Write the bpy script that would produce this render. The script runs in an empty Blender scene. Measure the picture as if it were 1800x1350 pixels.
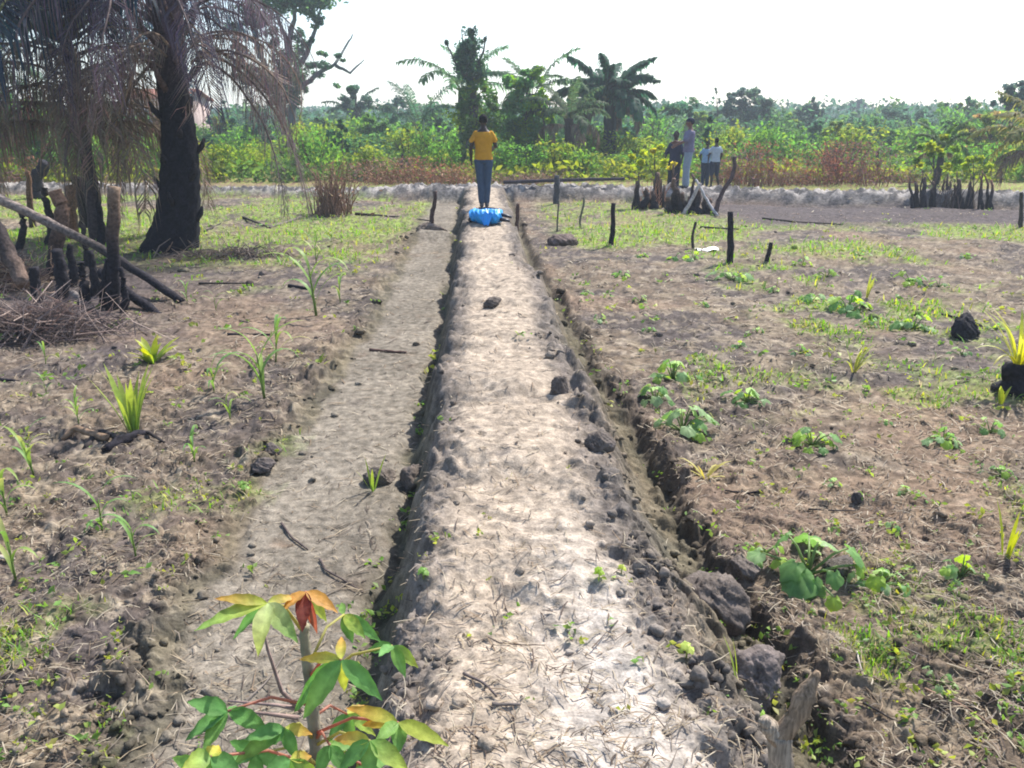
import bpy, math, random
import numpy as np
from mathutils import Vector, Matrix
R = math.radians
random.seed(7)
rng = np.random.default_rng(7)
sc = bpy.context.scene
col = sc.collection

# ------------------------------------------------------------------ camera, sky, sun, exposure
F = 1386.0
PITCH = R(18.36)
CZ = 2.0
cam = bpy.data.objects.new('camera', bpy.data.cameras.new('camera'))
col.objects.link(cam)
cam.location = (0, 0, CZ)
cam.rotation_euler = (R(90) - PITCH, 0, 0)
cam.data.lens = 36 * F / 1800
cam.data.sensor_width = 36
cam.data.clip_start = 0.05
cam.data.clip_end = 2000
sc.camera = cam

SUN_EL, SUN_AZ = 50, 38          # azimuth: degrees right of straight ahead
w = bpy.data.worlds.new('World')
sc.world = w
w.use_nodes = True
nt = w.node_tree
sky = nt.nodes.new('ShaderNodeTexSky')
sky.sky_type = 'NISHITA'
sky.sun_disc = False
sky.sun_elevation = R(SUN_EL)
sky.sun_rotation = R(SUN_AZ)
sky.dust_density = 1.2
sky.air_density = 1.0
sky.ozone_density = 1.0
bg = nt.nodes['Background']
bg.inputs['Strength'].default_value = 0.15
nt.links.new(sky.outputs['Color'], bg.inputs['Color'])
sun = bpy.data.objects.new('sun', bpy.data.lights.new('sun', 'SUN'))
col.objects.link(sun)
sun.data.energy = 4.8
sun.data.angle = R(0.6)
sun.data.color = (1.0, 0.95, 0.87)
sd = Vector((math.sin(R(SUN_AZ)) * math.cos(R(SUN_EL)), math.cos(R(SUN_AZ)) * math.cos(R(SUN_EL)), math.sin(R(SUN_EL))))
sun.rotation_euler = sd.to_track_quat('Z', 'Y').to_euler()
sc.view_settings.view_transform = 'Standard'
sc.view_settings.look = 'None'
sc.view_settings.exposure = 0.9
sc.view_settings.gamma = 1
sc.cycles.max_bounces = 8
sc.cycles.filter_width = 1.9

# ------------------------------------------------------------------ noise
def h2(ix, iy, seed):
    h = (ix.astype(np.int64) * 374761393 + iy.astype(np.int64) * 668265263 + seed * 1442695041) & 0xffffffff
    h = ((h ^ (h >> 13)) * 1274126177) & 0xffffffff
    return ((h ^ (h >> 16)) & 0xffffff) / float(0xffffff)
def vn(x, y, seed=0):
    ix = np.floor(x); iy = np.floor(y)
    fx = x - ix; fy = y - iy
    fx = fx * fx * (3 - 2 * fx); fy = fy * fy * (3 - 2 * fy)
    a = h2(ix, iy, seed); b = h2(ix + 1, iy, seed); c = h2(ix, iy + 1, seed); d = h2(ix + 1, iy + 1, seed)
    return (a + (b - a) * fx) * (1 - fy) + (c + (d - c) * fx) * fy
def fbm(x, y, seed=0, o=4):
    s = 0; a = .5; t = 0
    for i in range(o):
        s = s + a * vn(x, y, seed + i * 17); t += a
        x, y = x * 1.63 + y * 1.17 + 5.2, y * 1.63 - x * 1.17 + 1.3; a *= .5
    return s / t
def clod(x, y, seed=0, keep=.6):
    ix = np.floor(x); iy = np.floor(y); best = np.zeros_like(x)
    for dx in (-1, 0, 1):
        for dy in (-1, 0, 1):
            jx = ix + dx; jy = iy + dy
            cx = jx + h2(jx, jy, seed); cy = jy + h2(jx, jy, seed + 1)
            r = .25 + .45 * h2(jx, jy, seed + 2)
            on = h2(jx, jy, seed + 3) < keep
            d = ((x - cx) ** 2 + (y - cy) ** 2) / (r * r)
            best = np.maximum(best, np.where(on, np.sqrt(np.maximum(0, 1 - d)) * r, 0))
    return best
def sm(a, b, x):
    t = np.clip((x - a) / (b - a), 0, 1)
    return t * t * (3 - 2 * t)
def mixc(a, b, t):
    return a * (1 - t[:, None]) + b * t[:, None]

# ------------------------------------------------------------------ terrain
Lt = np.array([(-1, -.2), (1.64, -.27), (2.25, -.37), (3.06, -.42), (4.07, -.41), (5.86, -.44), (8.11, -.53), (11.5, -.70), (19.2, -1.08), (30, -1.6)])
Rt = np.array([(-1, .8), (1.64, .64), (2.25, .57), (3.06, .47), (4.07, .44), (5.86, .37), (8.11, .30), (11.5, .04), (19.2, -.2), (30, -.5)])
LD = np.array([(-1, -.4), (2.46, -.56), (3.2, -.58), (3.83, -.60), (4.8, -.62), (6.9, -.70), (9.4, -.79), (13.6, -.98), (19.2, -1.26), (30, -1.8)])
RD = np.array([(-1, 1.4), (2.17, 1.07), (2.74, 1.0), (3.47, .93), (4.7, .84), (6.25, .71), (8.8, .55), (12.4, .27), (19.2, .07), (30, -.2)])
XS = np.array([(-1, -1.1), (2.0, -1.19), (2.7, -1.32), (3.7, -1.35), (4.9, -1.43), (6.4, -1.40), (9.2, -1.48), (12.7, -1.64), (18.7, -1.99), (30, -2.6)])
def tb(t, Y): return np.interp(Y, t[:, 0], t[:, 1])
EMS = -0.16
def emb_y(X): return 22.2 + EMS * X
def terrain(X, Y, detail=True):
    X = np.atleast_1d(np.asarray(X, float)); Y = np.atleast_1d(np.asarray(Y, float))
    near = np.clip(1.3 - Y / 26, .35, 1)
    wob = (fbm(Y * 1.3, Y * 0 + 3, 5, 3) - .5) * .20 + (fbm(X * 5, Y * 5, 6, 3) - .5) * .12
    wob2 = (fbm(X * .9, Y * 1.9, 9, 3) - .5) * .26 + (fbm(X * 5, Y * 5, 8, 3) - .5) * .14
    L = tb(Lt, Y) + wob; Rr = tb(Rt, Y) + wob2 * .7; ld = np.minimum(tb(LD, Y) + wob * .6 + (fbm(X * 3 + 7, Y * 2.6, 12, 3) - .5) * .22, L - .06); rd = tb(RD, Y) + wob2 * .6; xs = tb(XS, Y) + wob2
    low = (fbm(X * .5, Y * .5, 21, 3) - .5)
    mid = (fbm(X * 3.1, Y * 3.1, 31, 4) - .5)
    fine = (fbm(X * 17, Y * 17, 41, 4) - .5)
    # masks
    onp = sm(ld, L, X) * (1 - sm(Rr, rd - .1, X))              # bund body
    top = sm(L - .02, L + .20, X) * (1 - sm(Rr - .24, Rr + .0, X))
    chan = sm(xs - .05, xs + .06, X) * (1 - sm(ld - .04, ld + .02, X))
    rgt = sm(rd, rd + .1, X)
    lft = 1 - sm(xs - .28, xs + .02, X)
    field = np.clip(rgt + lft, 0, 1)
    endp = 1 - sm(22.2, 23.2, Y + .16 * X)
    onp = onp * endp; top = top * endp; chan = chan * endp
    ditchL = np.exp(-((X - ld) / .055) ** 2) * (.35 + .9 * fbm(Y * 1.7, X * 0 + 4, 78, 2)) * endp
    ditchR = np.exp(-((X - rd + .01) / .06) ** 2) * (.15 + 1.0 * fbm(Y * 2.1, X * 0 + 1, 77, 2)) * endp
    z = np.zeros_like(X)
    z += field * (.035 + low * .10 + mid * .05 + fine * .022)
    z += (1 - field) * (low * .05 + mid * .035 + fine * .005)
    z += onp * (.33 + .04 * top + .03 * low + (1 - top) * mid * .16 + top * mid * .05 + fine * (.022 - .012 * top))
    wpx = (fbm(X * 4, Y * 4, 34, 3) - .5) * .5; wr = fbm(X * 4.2 + Y * 1.2 + wpx * 4, Y * 8.5 - X * 1.5 + wpx * 6, 33, 4) - .5
    z += top * (.02 * np.sin(Y * 5.2 + 3 * mid + 2 * low) + .045 * wr) * near + (1 - field) * (1 - onp) * wr * .006
    z -= ditchL * .06 + ditchR * .07
    if detail:
        wx = (fbm(X * 9, Y * 9, 45, 4) - .5) * .28; wy = (fbm(X * 9, Y * 9, 46, 4) - .5) * .28
        c1 = clod((X + wx * .8) * 7, (Y + wy * .8) * 7, 51, .4); c2 = clod((X + wx * .35) * 19, (Y + wy * .35) * 19, 61, .5); c3 = clod((X + wx * .2) * 42, (Y + wy * .2) * 42, 71, .5)
        rid = (.5 - np.abs(fbm(X * 26, Y * 26, 47, 4) - .5) * 2) * .5; jag = (fbm(X * 60, Y * 60, 48, 3) - .5)
        slope = np.clip(onp - top, 0, 1)
        gut = np.clip((1 - field) - onp * .5, 0, 1) * sm(Rr, Rr + .1, X)
        bankl = np.exp(-((X - xs + .14) / .16) ** 2)
        edge = np.exp(-((X - rd - .06) / .12) ** 2)
        rough = np.clip(slope * .72 + gut * .55 + bankl * .6 + edge * .45, 0, 1) * endp
        far = field * sm(.42, .62, fbm(X * .8, Y * .8, 88, 3))
        z += rough * (c1 * .15 + c2 * .05 + c3 * .02 + rid * .045 + jag * .022) + (field * .6 + top * .13 + chan * .05) * (rid * .022 + jag * .016)
        z += (field * .35 + far * .5) * (c2 * .036 + c3 * .018) + far * c1 * .05
        z += top * (c2 * .006 + c3 * .005) * (.4 + 1.2 * sm(.5, .7, fbm(X * 2.4, Y * 2.4, 91, 2)))
        z += chan * c3 * .004
        # cross lump in the left channel at the far end
        z += np.exp(-((Y - 14.1) / .32) ** 2) * sm(ld - .95, ld - .6, X) * (1 - sm(ld - .02, ld + .06, X)) * (.18 + .1 * mid)
    # transverse embankment
    d = (Y - emb_y(X)) + (fbm(X * .7, Y * 0, 101, 2) - .5) * .5
    e = (1 - sm(.32, .85, np.abs(d)))
    eh = .37 - .13 * (1 - sm(-5, -2, X)) + .06 * (fbm(X * .35, X * 0, 103, 2) - .5) * 2
    if detail: eh = eh + (clod(X * 3.1 + wx * 3, Y * 3.1 + wy * 3, 111, .5) * .10 + clod(X * 7 + wx * 6, Y * 7, 115, .7) * .11 + (fbm(X * 5, Y * 5, 117, 4) - .5) * .22 - .07)
    z = np.maximum(z, e * eh) if not detail else z * (1 - e) + e * eh
    # ditch in front of the embankment
    z -= np.exp(-((d + 1.05) / .22) ** 2) * .06
    z += sm(40, 200, Y) * (low * 3 + .2)
    return z, dict(onp=onp, top=top, chan=chan, lft=lft, rgt=rgt, field=field, dL=ditchL, dR=ditchR, e=e, d=d, mid=mid, fine=fine, low=low, xs=xs, ld=ld, rd=rd)
def H(x, y): return float(terrain(x, y)[0][0])
def ray(px, py):
    dx = (px - 900) / F; dy = (675 - py) / F
    c, s = math.cos(PITCH), math.sin(PITCH)
    return (dx, c + dy * s, -s + dy * c)
def G(px, py, z=0.):
    d = ray(px, py); t = (z - CZ) / d[2]
    return (d[0] * t, d[1] * t)
def PY(px, py, Y):
    d = ray(px, py); t = Y / d[1]
    return Vector((d[0] * t, Y, CZ + d[2] * t))
def P(px, py):
    """ground point seen at a place in the photo"""
    z = .05
    for i in range(6):
        x, y = G(px, py, z); z = .5 * z + .5 * float(terrain(x, y, False)[0][0])
    return Vector((x, y, H(x, y)))

def green_mask(X, Y):
    n = fbm(X * .55, Y * .55, 201, 4); n2 = fbm(X * 2.3, Y * 2.3, 205, 3)
    g = np.zeros_like(X)
    # left lawn-like patch
    g = np.maximum(g, sm(12.2, 14.5, Y) * (1 - sm(25.5, 27, Y)) * (1 - sm(-2.3, -1.9, X)) * sm(.33, .5, n) * .95)
    g = np.maximum(g, sm(10.5, 12.5, Y) * (1 - sm(19, 20.5, Y)) * (1 - sm(-2.1, -1.8, X)) * sm(.36, .55, n2) * .8 * sm(-8, -4, X))
    # right strip
    yy = Y - .18 * X
    g = np.maximum(g, sm(11.3, 12.8, yy + .5) * (1 - sm(16.2, 17.3, yy)) * sm(.5, 1.2, X) * (1 - sm(9, 14, X) * .5) * sm(.33, .52, n) * .9)
    g *= 1 - sm(15.0, 16.2, Y - .05 * X) * sm(3.8, 5.2, X)
    g = np.maximum(g, sm(16, 17, Y) * (1 - sm(20.5, 21.5, Y)) * sm(.4, 1, X) * (1 - sm(3.5, 5, X)) * .7 * sm(.3, .5, n2))
    g = np.maximum(g, sm(5.0, 7.5, Y) * (1 - sm(13, 15, Y)) * sm(1.6, 3.2, X) * sm(.42, .58, n) * sm(.38, .58, n2) * .8)
    g = np.maximum(g, sm(2.5, 4.0, Y) * (1 - sm(13, 15, Y)) * (1 - sm(-2.6, -1.5, X)) * sm(.48, .6, n) * sm(.45, .6, n2) * .6)
    g = np.maximum(g, sm(.48, .62, n) * sm(.42, .62, n2) * .5 * (Y < 8) * (np.abs(X) > 1.3))
    g = np.maximum(g, sm(24.5, 27, Y + .16 * X) * .8)
    return g
def ground_color(X, Y, m):
    n1 = fbm(X * 1.1, Y * 1.1, 301, 5); n2 = fbm(X * 6, Y * 6, 311, 4); n3 = fbm(X * 30, Y * 30, 321, 3); n4 = fbm(X * .35, Y * .35, 331, 3)
    field = np.array([.130, .099, .072])
    c = np.tile(field, (len(X), 1))
    c = mixc(c, np.array([.085, .070, .064]), sm(.40, .60, n1))
    nf = fbm(X * 14 + 6 * n2, Y * 14, 351, 4)
    c = mixc(c, np.array([.06, .05, .045]), sm(.50, .62, nf) * .65)
    c = mixc(c, np.array([.30, .25, .19]), sm(.60, .72, fbm(X * 9, Y * 11, 353, 4)) * .55)
    c = mixc(c, np.array([.235, .19, .135]), sm(.5, .68, n2) * .6)
    c = mixc(c, np.array([.21, .145, .10]), sm(.5, .7, fbm(X * .8, Y * .8, 341, 4)) * .5)
    # charred ground: round the burnt stumps left, far right plot, patches; painted trunk shadow across the burnt palm's foot
    b = np.maximum(np.exp(-(((X + 5.1) / 1.9) ** 2 + ((Y - 9.2) / 2.6) ** 2)), np.exp(-(((X + 5.5) / 1.7) ** 2 + ((Y - 12.6) / .7) ** 2)))
    b = np.maximum(b, .45 * sm(2.4, 3.6, -X) * (1 - sm(9, 12, Y)) * sm(3, 4.5, Y) * sm(.4, .6, n4 * .5 + n1 * .5))
    b = np.maximum(b, 1.0 * sm(15.2, 16.4, Y - .05 * X) * (1 - sm(21, 22, Y + .16 * X)) * sm(3.5, 5.5, X))
    b = np.maximum(b, np.exp(-(((X - 4.75) / .45) ** 2 + ((Y - 6.6) / .6) ** 2)))
    c = mixc(c, np.array([.070, .058, .060]), np.clip(b, 0, 1) * .9)
    sand = np.array([.175, .152, .122]) * (.62 + .7 * fbm(X * 2.3 + n2, Y * 2.3, 355, 5))[:, None]
    c = mixc(c, sand, m['chan'] * sm(.25, .5, n2 * .6 + n1 * .4 + .05))
    pth = np.array([.305, .25, .195])
    c = mixc(c, np.array([.155, .135, .12]), m['onp'] * .8)
    c = mixc(c, np.array([.08, .07, .065]), m['onp'] * (1 - m['top']) * sm(.46, .6, nf) * .8)
    c = mixc(c, pth * (.8 + .4 * fbm(X * 4, Y * 12, 357, 4))[:, None], m['top'] * sm(.26, .46, n2 * .5 + nf * .5 + .08))
    nearp = m['top'] * (1 - sm(1.9, 3.6, Y)) * sm(-.1, .35, X)
    c = mixc(c, np.array([.37, .335, .30]), nearp * sm(.25, .5, n1 + .10) * .9)
    c = mixc(c, np.array([.055, .052, .04]), np.clip(m['dL'] * .9 + m['dR'] * .9, 0, 1))  # shade inside both ditches painted into the soil colour
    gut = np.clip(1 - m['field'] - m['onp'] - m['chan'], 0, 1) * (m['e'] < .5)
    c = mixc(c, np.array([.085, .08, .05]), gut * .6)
    c = mixc(c, np.array([.075, .06, .05]), np.exp(-((X - m['rd'] - .03) / .07) ** 2) * (m['e'] < .5) * .7)  # right ditch wall coloured darker, imitating its face turned from the sun
    c = mixc(c, np.array([.27, .25, .235]), m['e'] * .95)
    c = mixc(c, np.array([.05, .048, .052]), m['e'] * sm(.44, .54, fbm(X * 4.5, Y * 4.5, 361, 4)) * .9)
    c = mixc(c, np.array([.20, .125, .08]), sm(24.5, 26, Y + .16 * X) * (1 - sm(33, 36, Y)) * .9)
    g = green_mask(X, Y) * (1 - m['e'])
    c = mixc(c, np.array([.17, .23, .045]), g * .95 * sm(.3, .6, n3))
    c = mixc(c, np.array([.06, .09, .03]), sm(34, 45, Y))
    c *= (.70 + .60 * n3)[:, None] * (.8 + .4 * fbm(X * 75, Y * 75, 371, 2))[:, None]
    return c

def mk_mesh(name, V, quads=None, tris=None, colr=None, smooth=True):
    me = bpy.data.meshes.new(name)
    V = np.asarray(V, np.float32)
    nq = 0 if quads is None else len(quads); ntr = 0 if tris is None else len(tris)
    loops = []
    if nq: loops.append(np.asarray(quads, np.int32).ravel())
    if ntr: loops.append(np.asarray(tris, np.int32).ravel())
    loops = np.concatenate(loops)
    me.vertices.add(len(V)); me.vertices.foreach_set('co', V.ravel())
    me.loops.add(len(loops)); me.loops.foreach_set('vertex_index', loops)
    me.polygons.add(nq + ntr)
    st = np.concatenate([np.arange(nq) * 4, nq * 4 + np.arange(ntr) * 3]).astype(np.int32)
    me.polygons.foreach_set('loop_start', st)
    if smooth: me.polygons.foreach_set('use_smooth', np.ones(nq + ntr, bool))
    if colr is not None:
        a = me.color_attributes.new('Col', 'FLOAT_COLOR', 'POINT')
        c4 = np.ones((len(V), 4), np.float32); c4[:, :3] = np.clip(colr, 0, 1)
        a.data.foreach_set('color', c4.ravel())
    me.update(calc_edges=True); me.validate()
    return me

# ------------------------------------------------------------------ materials
def newmat(name):
    m = bpy.data.materials.new(name); m.use_nodes = True
    return m, m.node_tree, m.node_tree.nodes['Principled BSDF'], m.node_tree.nodes['Material Output']
def col_attr(nt):
    a = nt.nodes.new('ShaderNodeAttribute'); a.attribute_name = 'Col'; return a
def noise_mul(nt, src, scale, lo, hi, detail=5):
    tc = nt.nodes.new('ShaderNodeTexCoord'); n = nt.nodes.new('ShaderNodeTexNoise')
    n.inputs['Scale'].default_value = scale; n.inputs['Detail'].default_value = detail
    nt.links.new(tc.outputs['Object'], n.inputs['Vector'])
    mr = nt.nodes.new('ShaderNodeMapRange'); mr.inputs[1].default_value = .3; mr.inputs[2].default_value = .7
    mr.inputs[3].default_value = lo; mr.inputs[4].default_value = hi
    nt.links.new(n.outputs['Fac'], mr.inputs[0])
    mx = nt.nodes.new('ShaderNodeVectorMath'); mx.operation = 'SCALE'
    nt.links.new(src, mx.inputs[0]); nt.links.new(mr.outputs[0], mx.inputs['Scale'])
    return mx.outputs[0], n
def mat_vc(name, rough=.9, spec=.15, nscale=40, lo=.8, hi=1.2, bump=.0, transl=0.):
    m, nt, b, out = newmat(name)
    a = col_attr(nt)
    c, n = noise_mul(nt, a.outputs['Color'], nscale, lo, hi)
    nt.links.new(c, b.inputs['Base Color'])
    b.inputs['Roughness'].default_value = rough
    b.inputs['Specular IOR Level'].default_value = spec
    if bump:
        bp = nt.nodes.new('ShaderNodeBump'); bp.inputs['Distance'].default_value = bump; bp.inputs['Strength'].default_value = .8
        nt.links.new(n.outputs['Fac'], bp.inputs['Height']); nt.links.new(bp.outputs[0], b.inputs['Normal'])
    if transl:
        t = nt.nodes.new('ShaderNodeBsdfTranslucent'); ms = nt.nodes.new('ShaderNodeMixShader')
        hs = nt.nodes.new('ShaderNodeHueSaturation'); hs.inputs['Hue'].default_value = .485; hs.inputs['Saturation'].default_value = 1.15; hs.inputs['Value'].default_value = 1.8
        nt.links.new(c, hs.inputs['Color']); nt.links.new(hs.outputs[0], t.inputs['Color'])
        ms.inputs[0].default_value = transl
        nt.links.new(b.outputs[0], ms.inputs[1]); nt.links.new(t.outputs[0], ms.inputs[2]); nt.links.new(ms.outputs[0], out.inputs['Surface'])
    return m
M = {}
M['ground'] = mat_vc('soil', .95, .08, 110, .75, 1.25, .003)
def second_noise(m, sc_, lo, hi, bump):
    nt = m.node_tree; b = nt.nodes['Principled BSDF']; src = b.inputs['Base Color'].links[0].from_socket
    c, n = noise_mul(nt, src, sc_, lo, hi, 6); nt.links.new(c, b.inputs['Base Color'])
    bp = nt.nodes.new('ShaderNodeBump'); bp.inputs['Distance'].default_value = bump; bp.inputs['Strength'].default_value = 1
    nt.links.new(n.outputs['Fac'], bp.inputs['Height']); nt.links.new(b.inputs['Normal'].links[0].from_socket, bp.inputs['Normal']); nt.links.new(bp.outputs[0], b.inputs['Normal'])
second_noise(M['ground'], 16, .62, 1.38, .016)
M['leaf'] = mat_vc('leaf', .65, .12, 6, .85, 1.15, 0, .52)
M['crop'] = mat_vc('crop_leaf', .5, .28, 30, .85, 1.15, 0, .38)
M['dry'] = mat_vc('dry_leaf', .8, .2, 20, .75, 1.25, 0, .2)
M['bark'] = mat_vc('bark', .9, .15, 22, .6, 1.3, .012)
M['char'] = mat_vc('charred_bark', .85, .10, 30, .5, 1.5, .015)
def mat_wood(name, scale, lo, hi, bump):
    m = mat_vc(name, .85, .12, 20, .8, 1.2); nt = m.node_tree; b = nt.nodes['Principled BSDF']; src = b.inputs['Base Color'].links[0].from_socket
    c, n = noise_mul(nt, src, 1, lo, hi, 6)
    mp = nt.nodes.new('ShaderNodeMapping'); mp.inputs['Scale'].default_value = scale; mp.inputs['Rotation'].default_value = (0, R(12), 0)
    nt.links.new(n.inputs['Vector'].links[0].from_socket, mp.inputs['Vector']); nt.links.new(mp.outputs[0], n.inputs['Vector'])
    nt.links.new(c, b.inputs['Base Color'])
    bp = nt.nodes.new('ShaderNodeBump'); bp.inputs['Distance'].default_value = bump; nt.links.new(n.outputs['Fac'], bp.inputs['Height']); nt.links.new(bp.outputs[0], b.inputs['Normal'])
    return m
M['wood'] = mat_wood('weathered_wood', (170, 170, 12), .45, 1.4, .006)
M['cass'] = mat_vc('cassava_leaf', .55, .25, 55, .72, 1.25, .0035, .38)
M['cloth'] = mat_vc('cloth', .9, .1, 14, .9, 1.1, .004)
M['skin'] = mat_vc('skin', .5, .35, 10, .92, 1.08)
M['wall'] = mat_vc('wall', .9, .1, 3, .85, 1.15, .01)
M['nylon'] = mat_vc('nylon', .45, .4, 25, .93, 1.07, .002)

# ------------------------------------------------------------------ object helpers
def tag(o, label=None, cat=None, group=None, kind=None):
    if label: o['label'] = label
    if cat: o['category'] = cat
    if group: o['group'] = group
    if kind: o['kind'] = kind
    return o
def obj(name, me, mat, parent=None, loc=None):
    o = bpy.data.objects.new(name, me); col.objects.link(o)
    if mat is not None and not me.materials: me.materials.append(mat)
    if parent: o.parent = parent
    if loc is not None: o.location = loc
    return o
def empty(name, loc, rz=0, s=1):
    o = bpy.data.objects.new(name, None); col.objects.link(o)
    o.location = loc; o.rotation_euler = (0, 0, rz); o.scale = (s, s, s) if not isinstance(s, tuple) else s
    o.empty_display_size = .1
    return o
class MB:
    def __init__(s): s.v = []; s.q = []; s.t = []; s.c = []; s.n = 0
    def add(s, V, q=None, t=None, c=(.5, .5, .5)):
        V = np.asarray(V, float); s.v.append(V)
        c = np.asarray(c, float)
        s.c.append(np.tile(c, (len(V), 1)) if c.ndim == 1 else c)
        if q is not None and len(q): s.q.append(np.asarray(q) + s.n)
        if t is not None and len(t): s.t.append(np.asarray(t) + s.n)
        s.n += len(V)
    def mesh(s, name, smooth=True):
        return mk_mesh(name, np.concatenate(s.v), np.concatenate(s.q) if s.q else None, np.concatenate(s.t) if s.t else None, np.concatenate(s.c), smooth)
    def tube(s, pts, rad, k=7, c=(.5, .5, .5), cap=True, rough=0, seed=0):
        pts = np.asarray(pts, float); n = len(pts); rad = np.broadcast_to(np.asarray(rad, float), (n,))
        tg = np.gradient(pts, axis=0); tg /= np.linalg.norm(tg, axis=1)[:, None] + 1e-9
        up = np.array([0, 0, 1.]) if abs(tg[0][2]) < .9 else np.array([1., 0, 0])
        a = np.cross(tg, up); a /= np.linalg.norm(a, axis=1)[:, None] + 1e-9
        b = np.cross(tg, a)
        th = np.arange(k) / k * 2 * np.pi
        rr = rad[:, None] * np.ones((1, k))
        if rough:
            g = np.random.default_rng(seed + 1); rr = rr * (1 + rough * (g.random((n, k)) - .5) * 2)
        V = pts[:, None, :] + rr[..., None] * (np.cos(th)[None, :, None] * a[:, None, :] + np.sin(th)[None, :, None] * b[:, None, :])
        V = V.reshape(-1, 3)
        i = np.arange(n - 1)[:, None] * k; j = np.arange(k)[None, :]; j2 = (j + 1) % k
        q = np.stack([i + j, i + j2, i + k + j2, i + k + j], -1).reshape(-1, 4)
        t = []
        if cap:
            V = np.vstack([V, pts[0], pts[-1]])
            a0 = n * k; jj = np.arange(k)
            t = np.vstack([np.stack([np.full(k, a0), (jj + 1) % k, jj], -1), np.stack([np.full(k, a0 + 1), (n - 1) * k + jj, (n - 1) * k + (jj + 1) % k], -1)])
        if np.asarray(c).ndim == 2:
            cc = np.repeat(np.asarray(c), k, axis=0)
            if cap: cc = np.vstack([cc, c[0], c[-1]])
            c = cc
        s.add(V, q, t, c)
def unit(v): return v / (np.linalg.norm(v, axis=-1, keepdims=True) + 1e-9)
def leafcloud(mb, C, size, colr, g, flat=.3, aspect=.45, D=None):
    """many small folded diamond leaves: C centres, size array, colr per leaf"""
    n = len(C)
    if D is None: D = unit(g.normal(size=(n, 3)) * np.array([1, 1, .7]) - np.array([0, 0, flat]))
    S = unit(np.cross(D, g.normal(size=(n, 3))))
    N = np.cross(D, S)
    sz = size[:, None]
    b = C - D * sz * .5; tp = C + D * sz * .5 - N * sz * .08
    l = C + S * sz * aspect * .5 + N * sz * .1; r = C - S * sz * aspect * .5 + N * sz * .1
    V = np.stack([b, l, tp, r], 1).reshape(-1, 3)
    i = np.arange(n)[:, None] * 4
    mb.add(V, None, np.concatenate([i + np.array([[0, 1, 2]]), i + np.array([[0, 2, 3]])]), np.repeat(colr, 4, axis=0))
def vary(base, n, g, a=.3, hue=.12):
    base = np.asarray(base, float)
    v = 1 + a * (g.random((n, 1)) * 2 - 1)
    return np.clip(base * v * (1 + hue * (g.random((n, 3)) * 2 - 1)), 0.004, 1)
def ell_points(n, g, r=(1, 1, 1), shell=.45):
    d = unit(g.normal(size=(n, 3))); rr = (shell + (1 - shell) * g.random((n, 1)))
    return d * rr * np.asarray(r)

# ------------------------------------------------------------------ ground sheet (ground, path, embankment cut from one height field)
def build_ground():
    ys = [-.8]
    while ys[-1] < 420:
        Y = ys[-1]
        ys.append(Y + (.03 if Y < 1.3 else min(max(.0075, Y * Y / 1050.), Y * .022, .11 if Y < 26 else 9)))
    ys = np.array(ys); nu = 1000
    u = np.linspace(-1.1, 1.1, nu)
    Xg = u[None, :] * (ys[:, None] + 1.25); Yg = np.repeat(ys[:, None], nu, 1)
    X = Xg.ravel(); Y = Yg.ravel()
    z, m = terrain(X, Y)
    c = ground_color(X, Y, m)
    V = np.stack([X, Y, z], 1)
    nr = len(ys)
    i = np.arange(nr - 1)[:, None] * nu + np.arange(nu - 1)[None, :]
    q = np.stack([i, i + 1, i + nu + 1, i + nu], -1).reshape(-1, 4)
    fc = q[:, 0]
    em = np.abs(m['d'][fc]) < .8
    pa = (m['onp'][fc] > .35) & ~em
    for nm, sel, lab in (('path', pa, 'pale dry earth footpath along the top of the raised bund'),
                    ('embankment', em, 'low earth embankment of pale clods crossing the far end of the plots'),
                    ('ground', ~(pa | em), 'brown tilled soil of the field plots')):
        qq = q[sel]; us, inv = np.unique(qq, return_inverse=True)
        o = obj(nm, mk_mesh(nm, V[us], inv.reshape(-1, 4), None, c[us]), M['ground'])
        tag(o, lab, None, None, 'structure')
build_ground()

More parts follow.
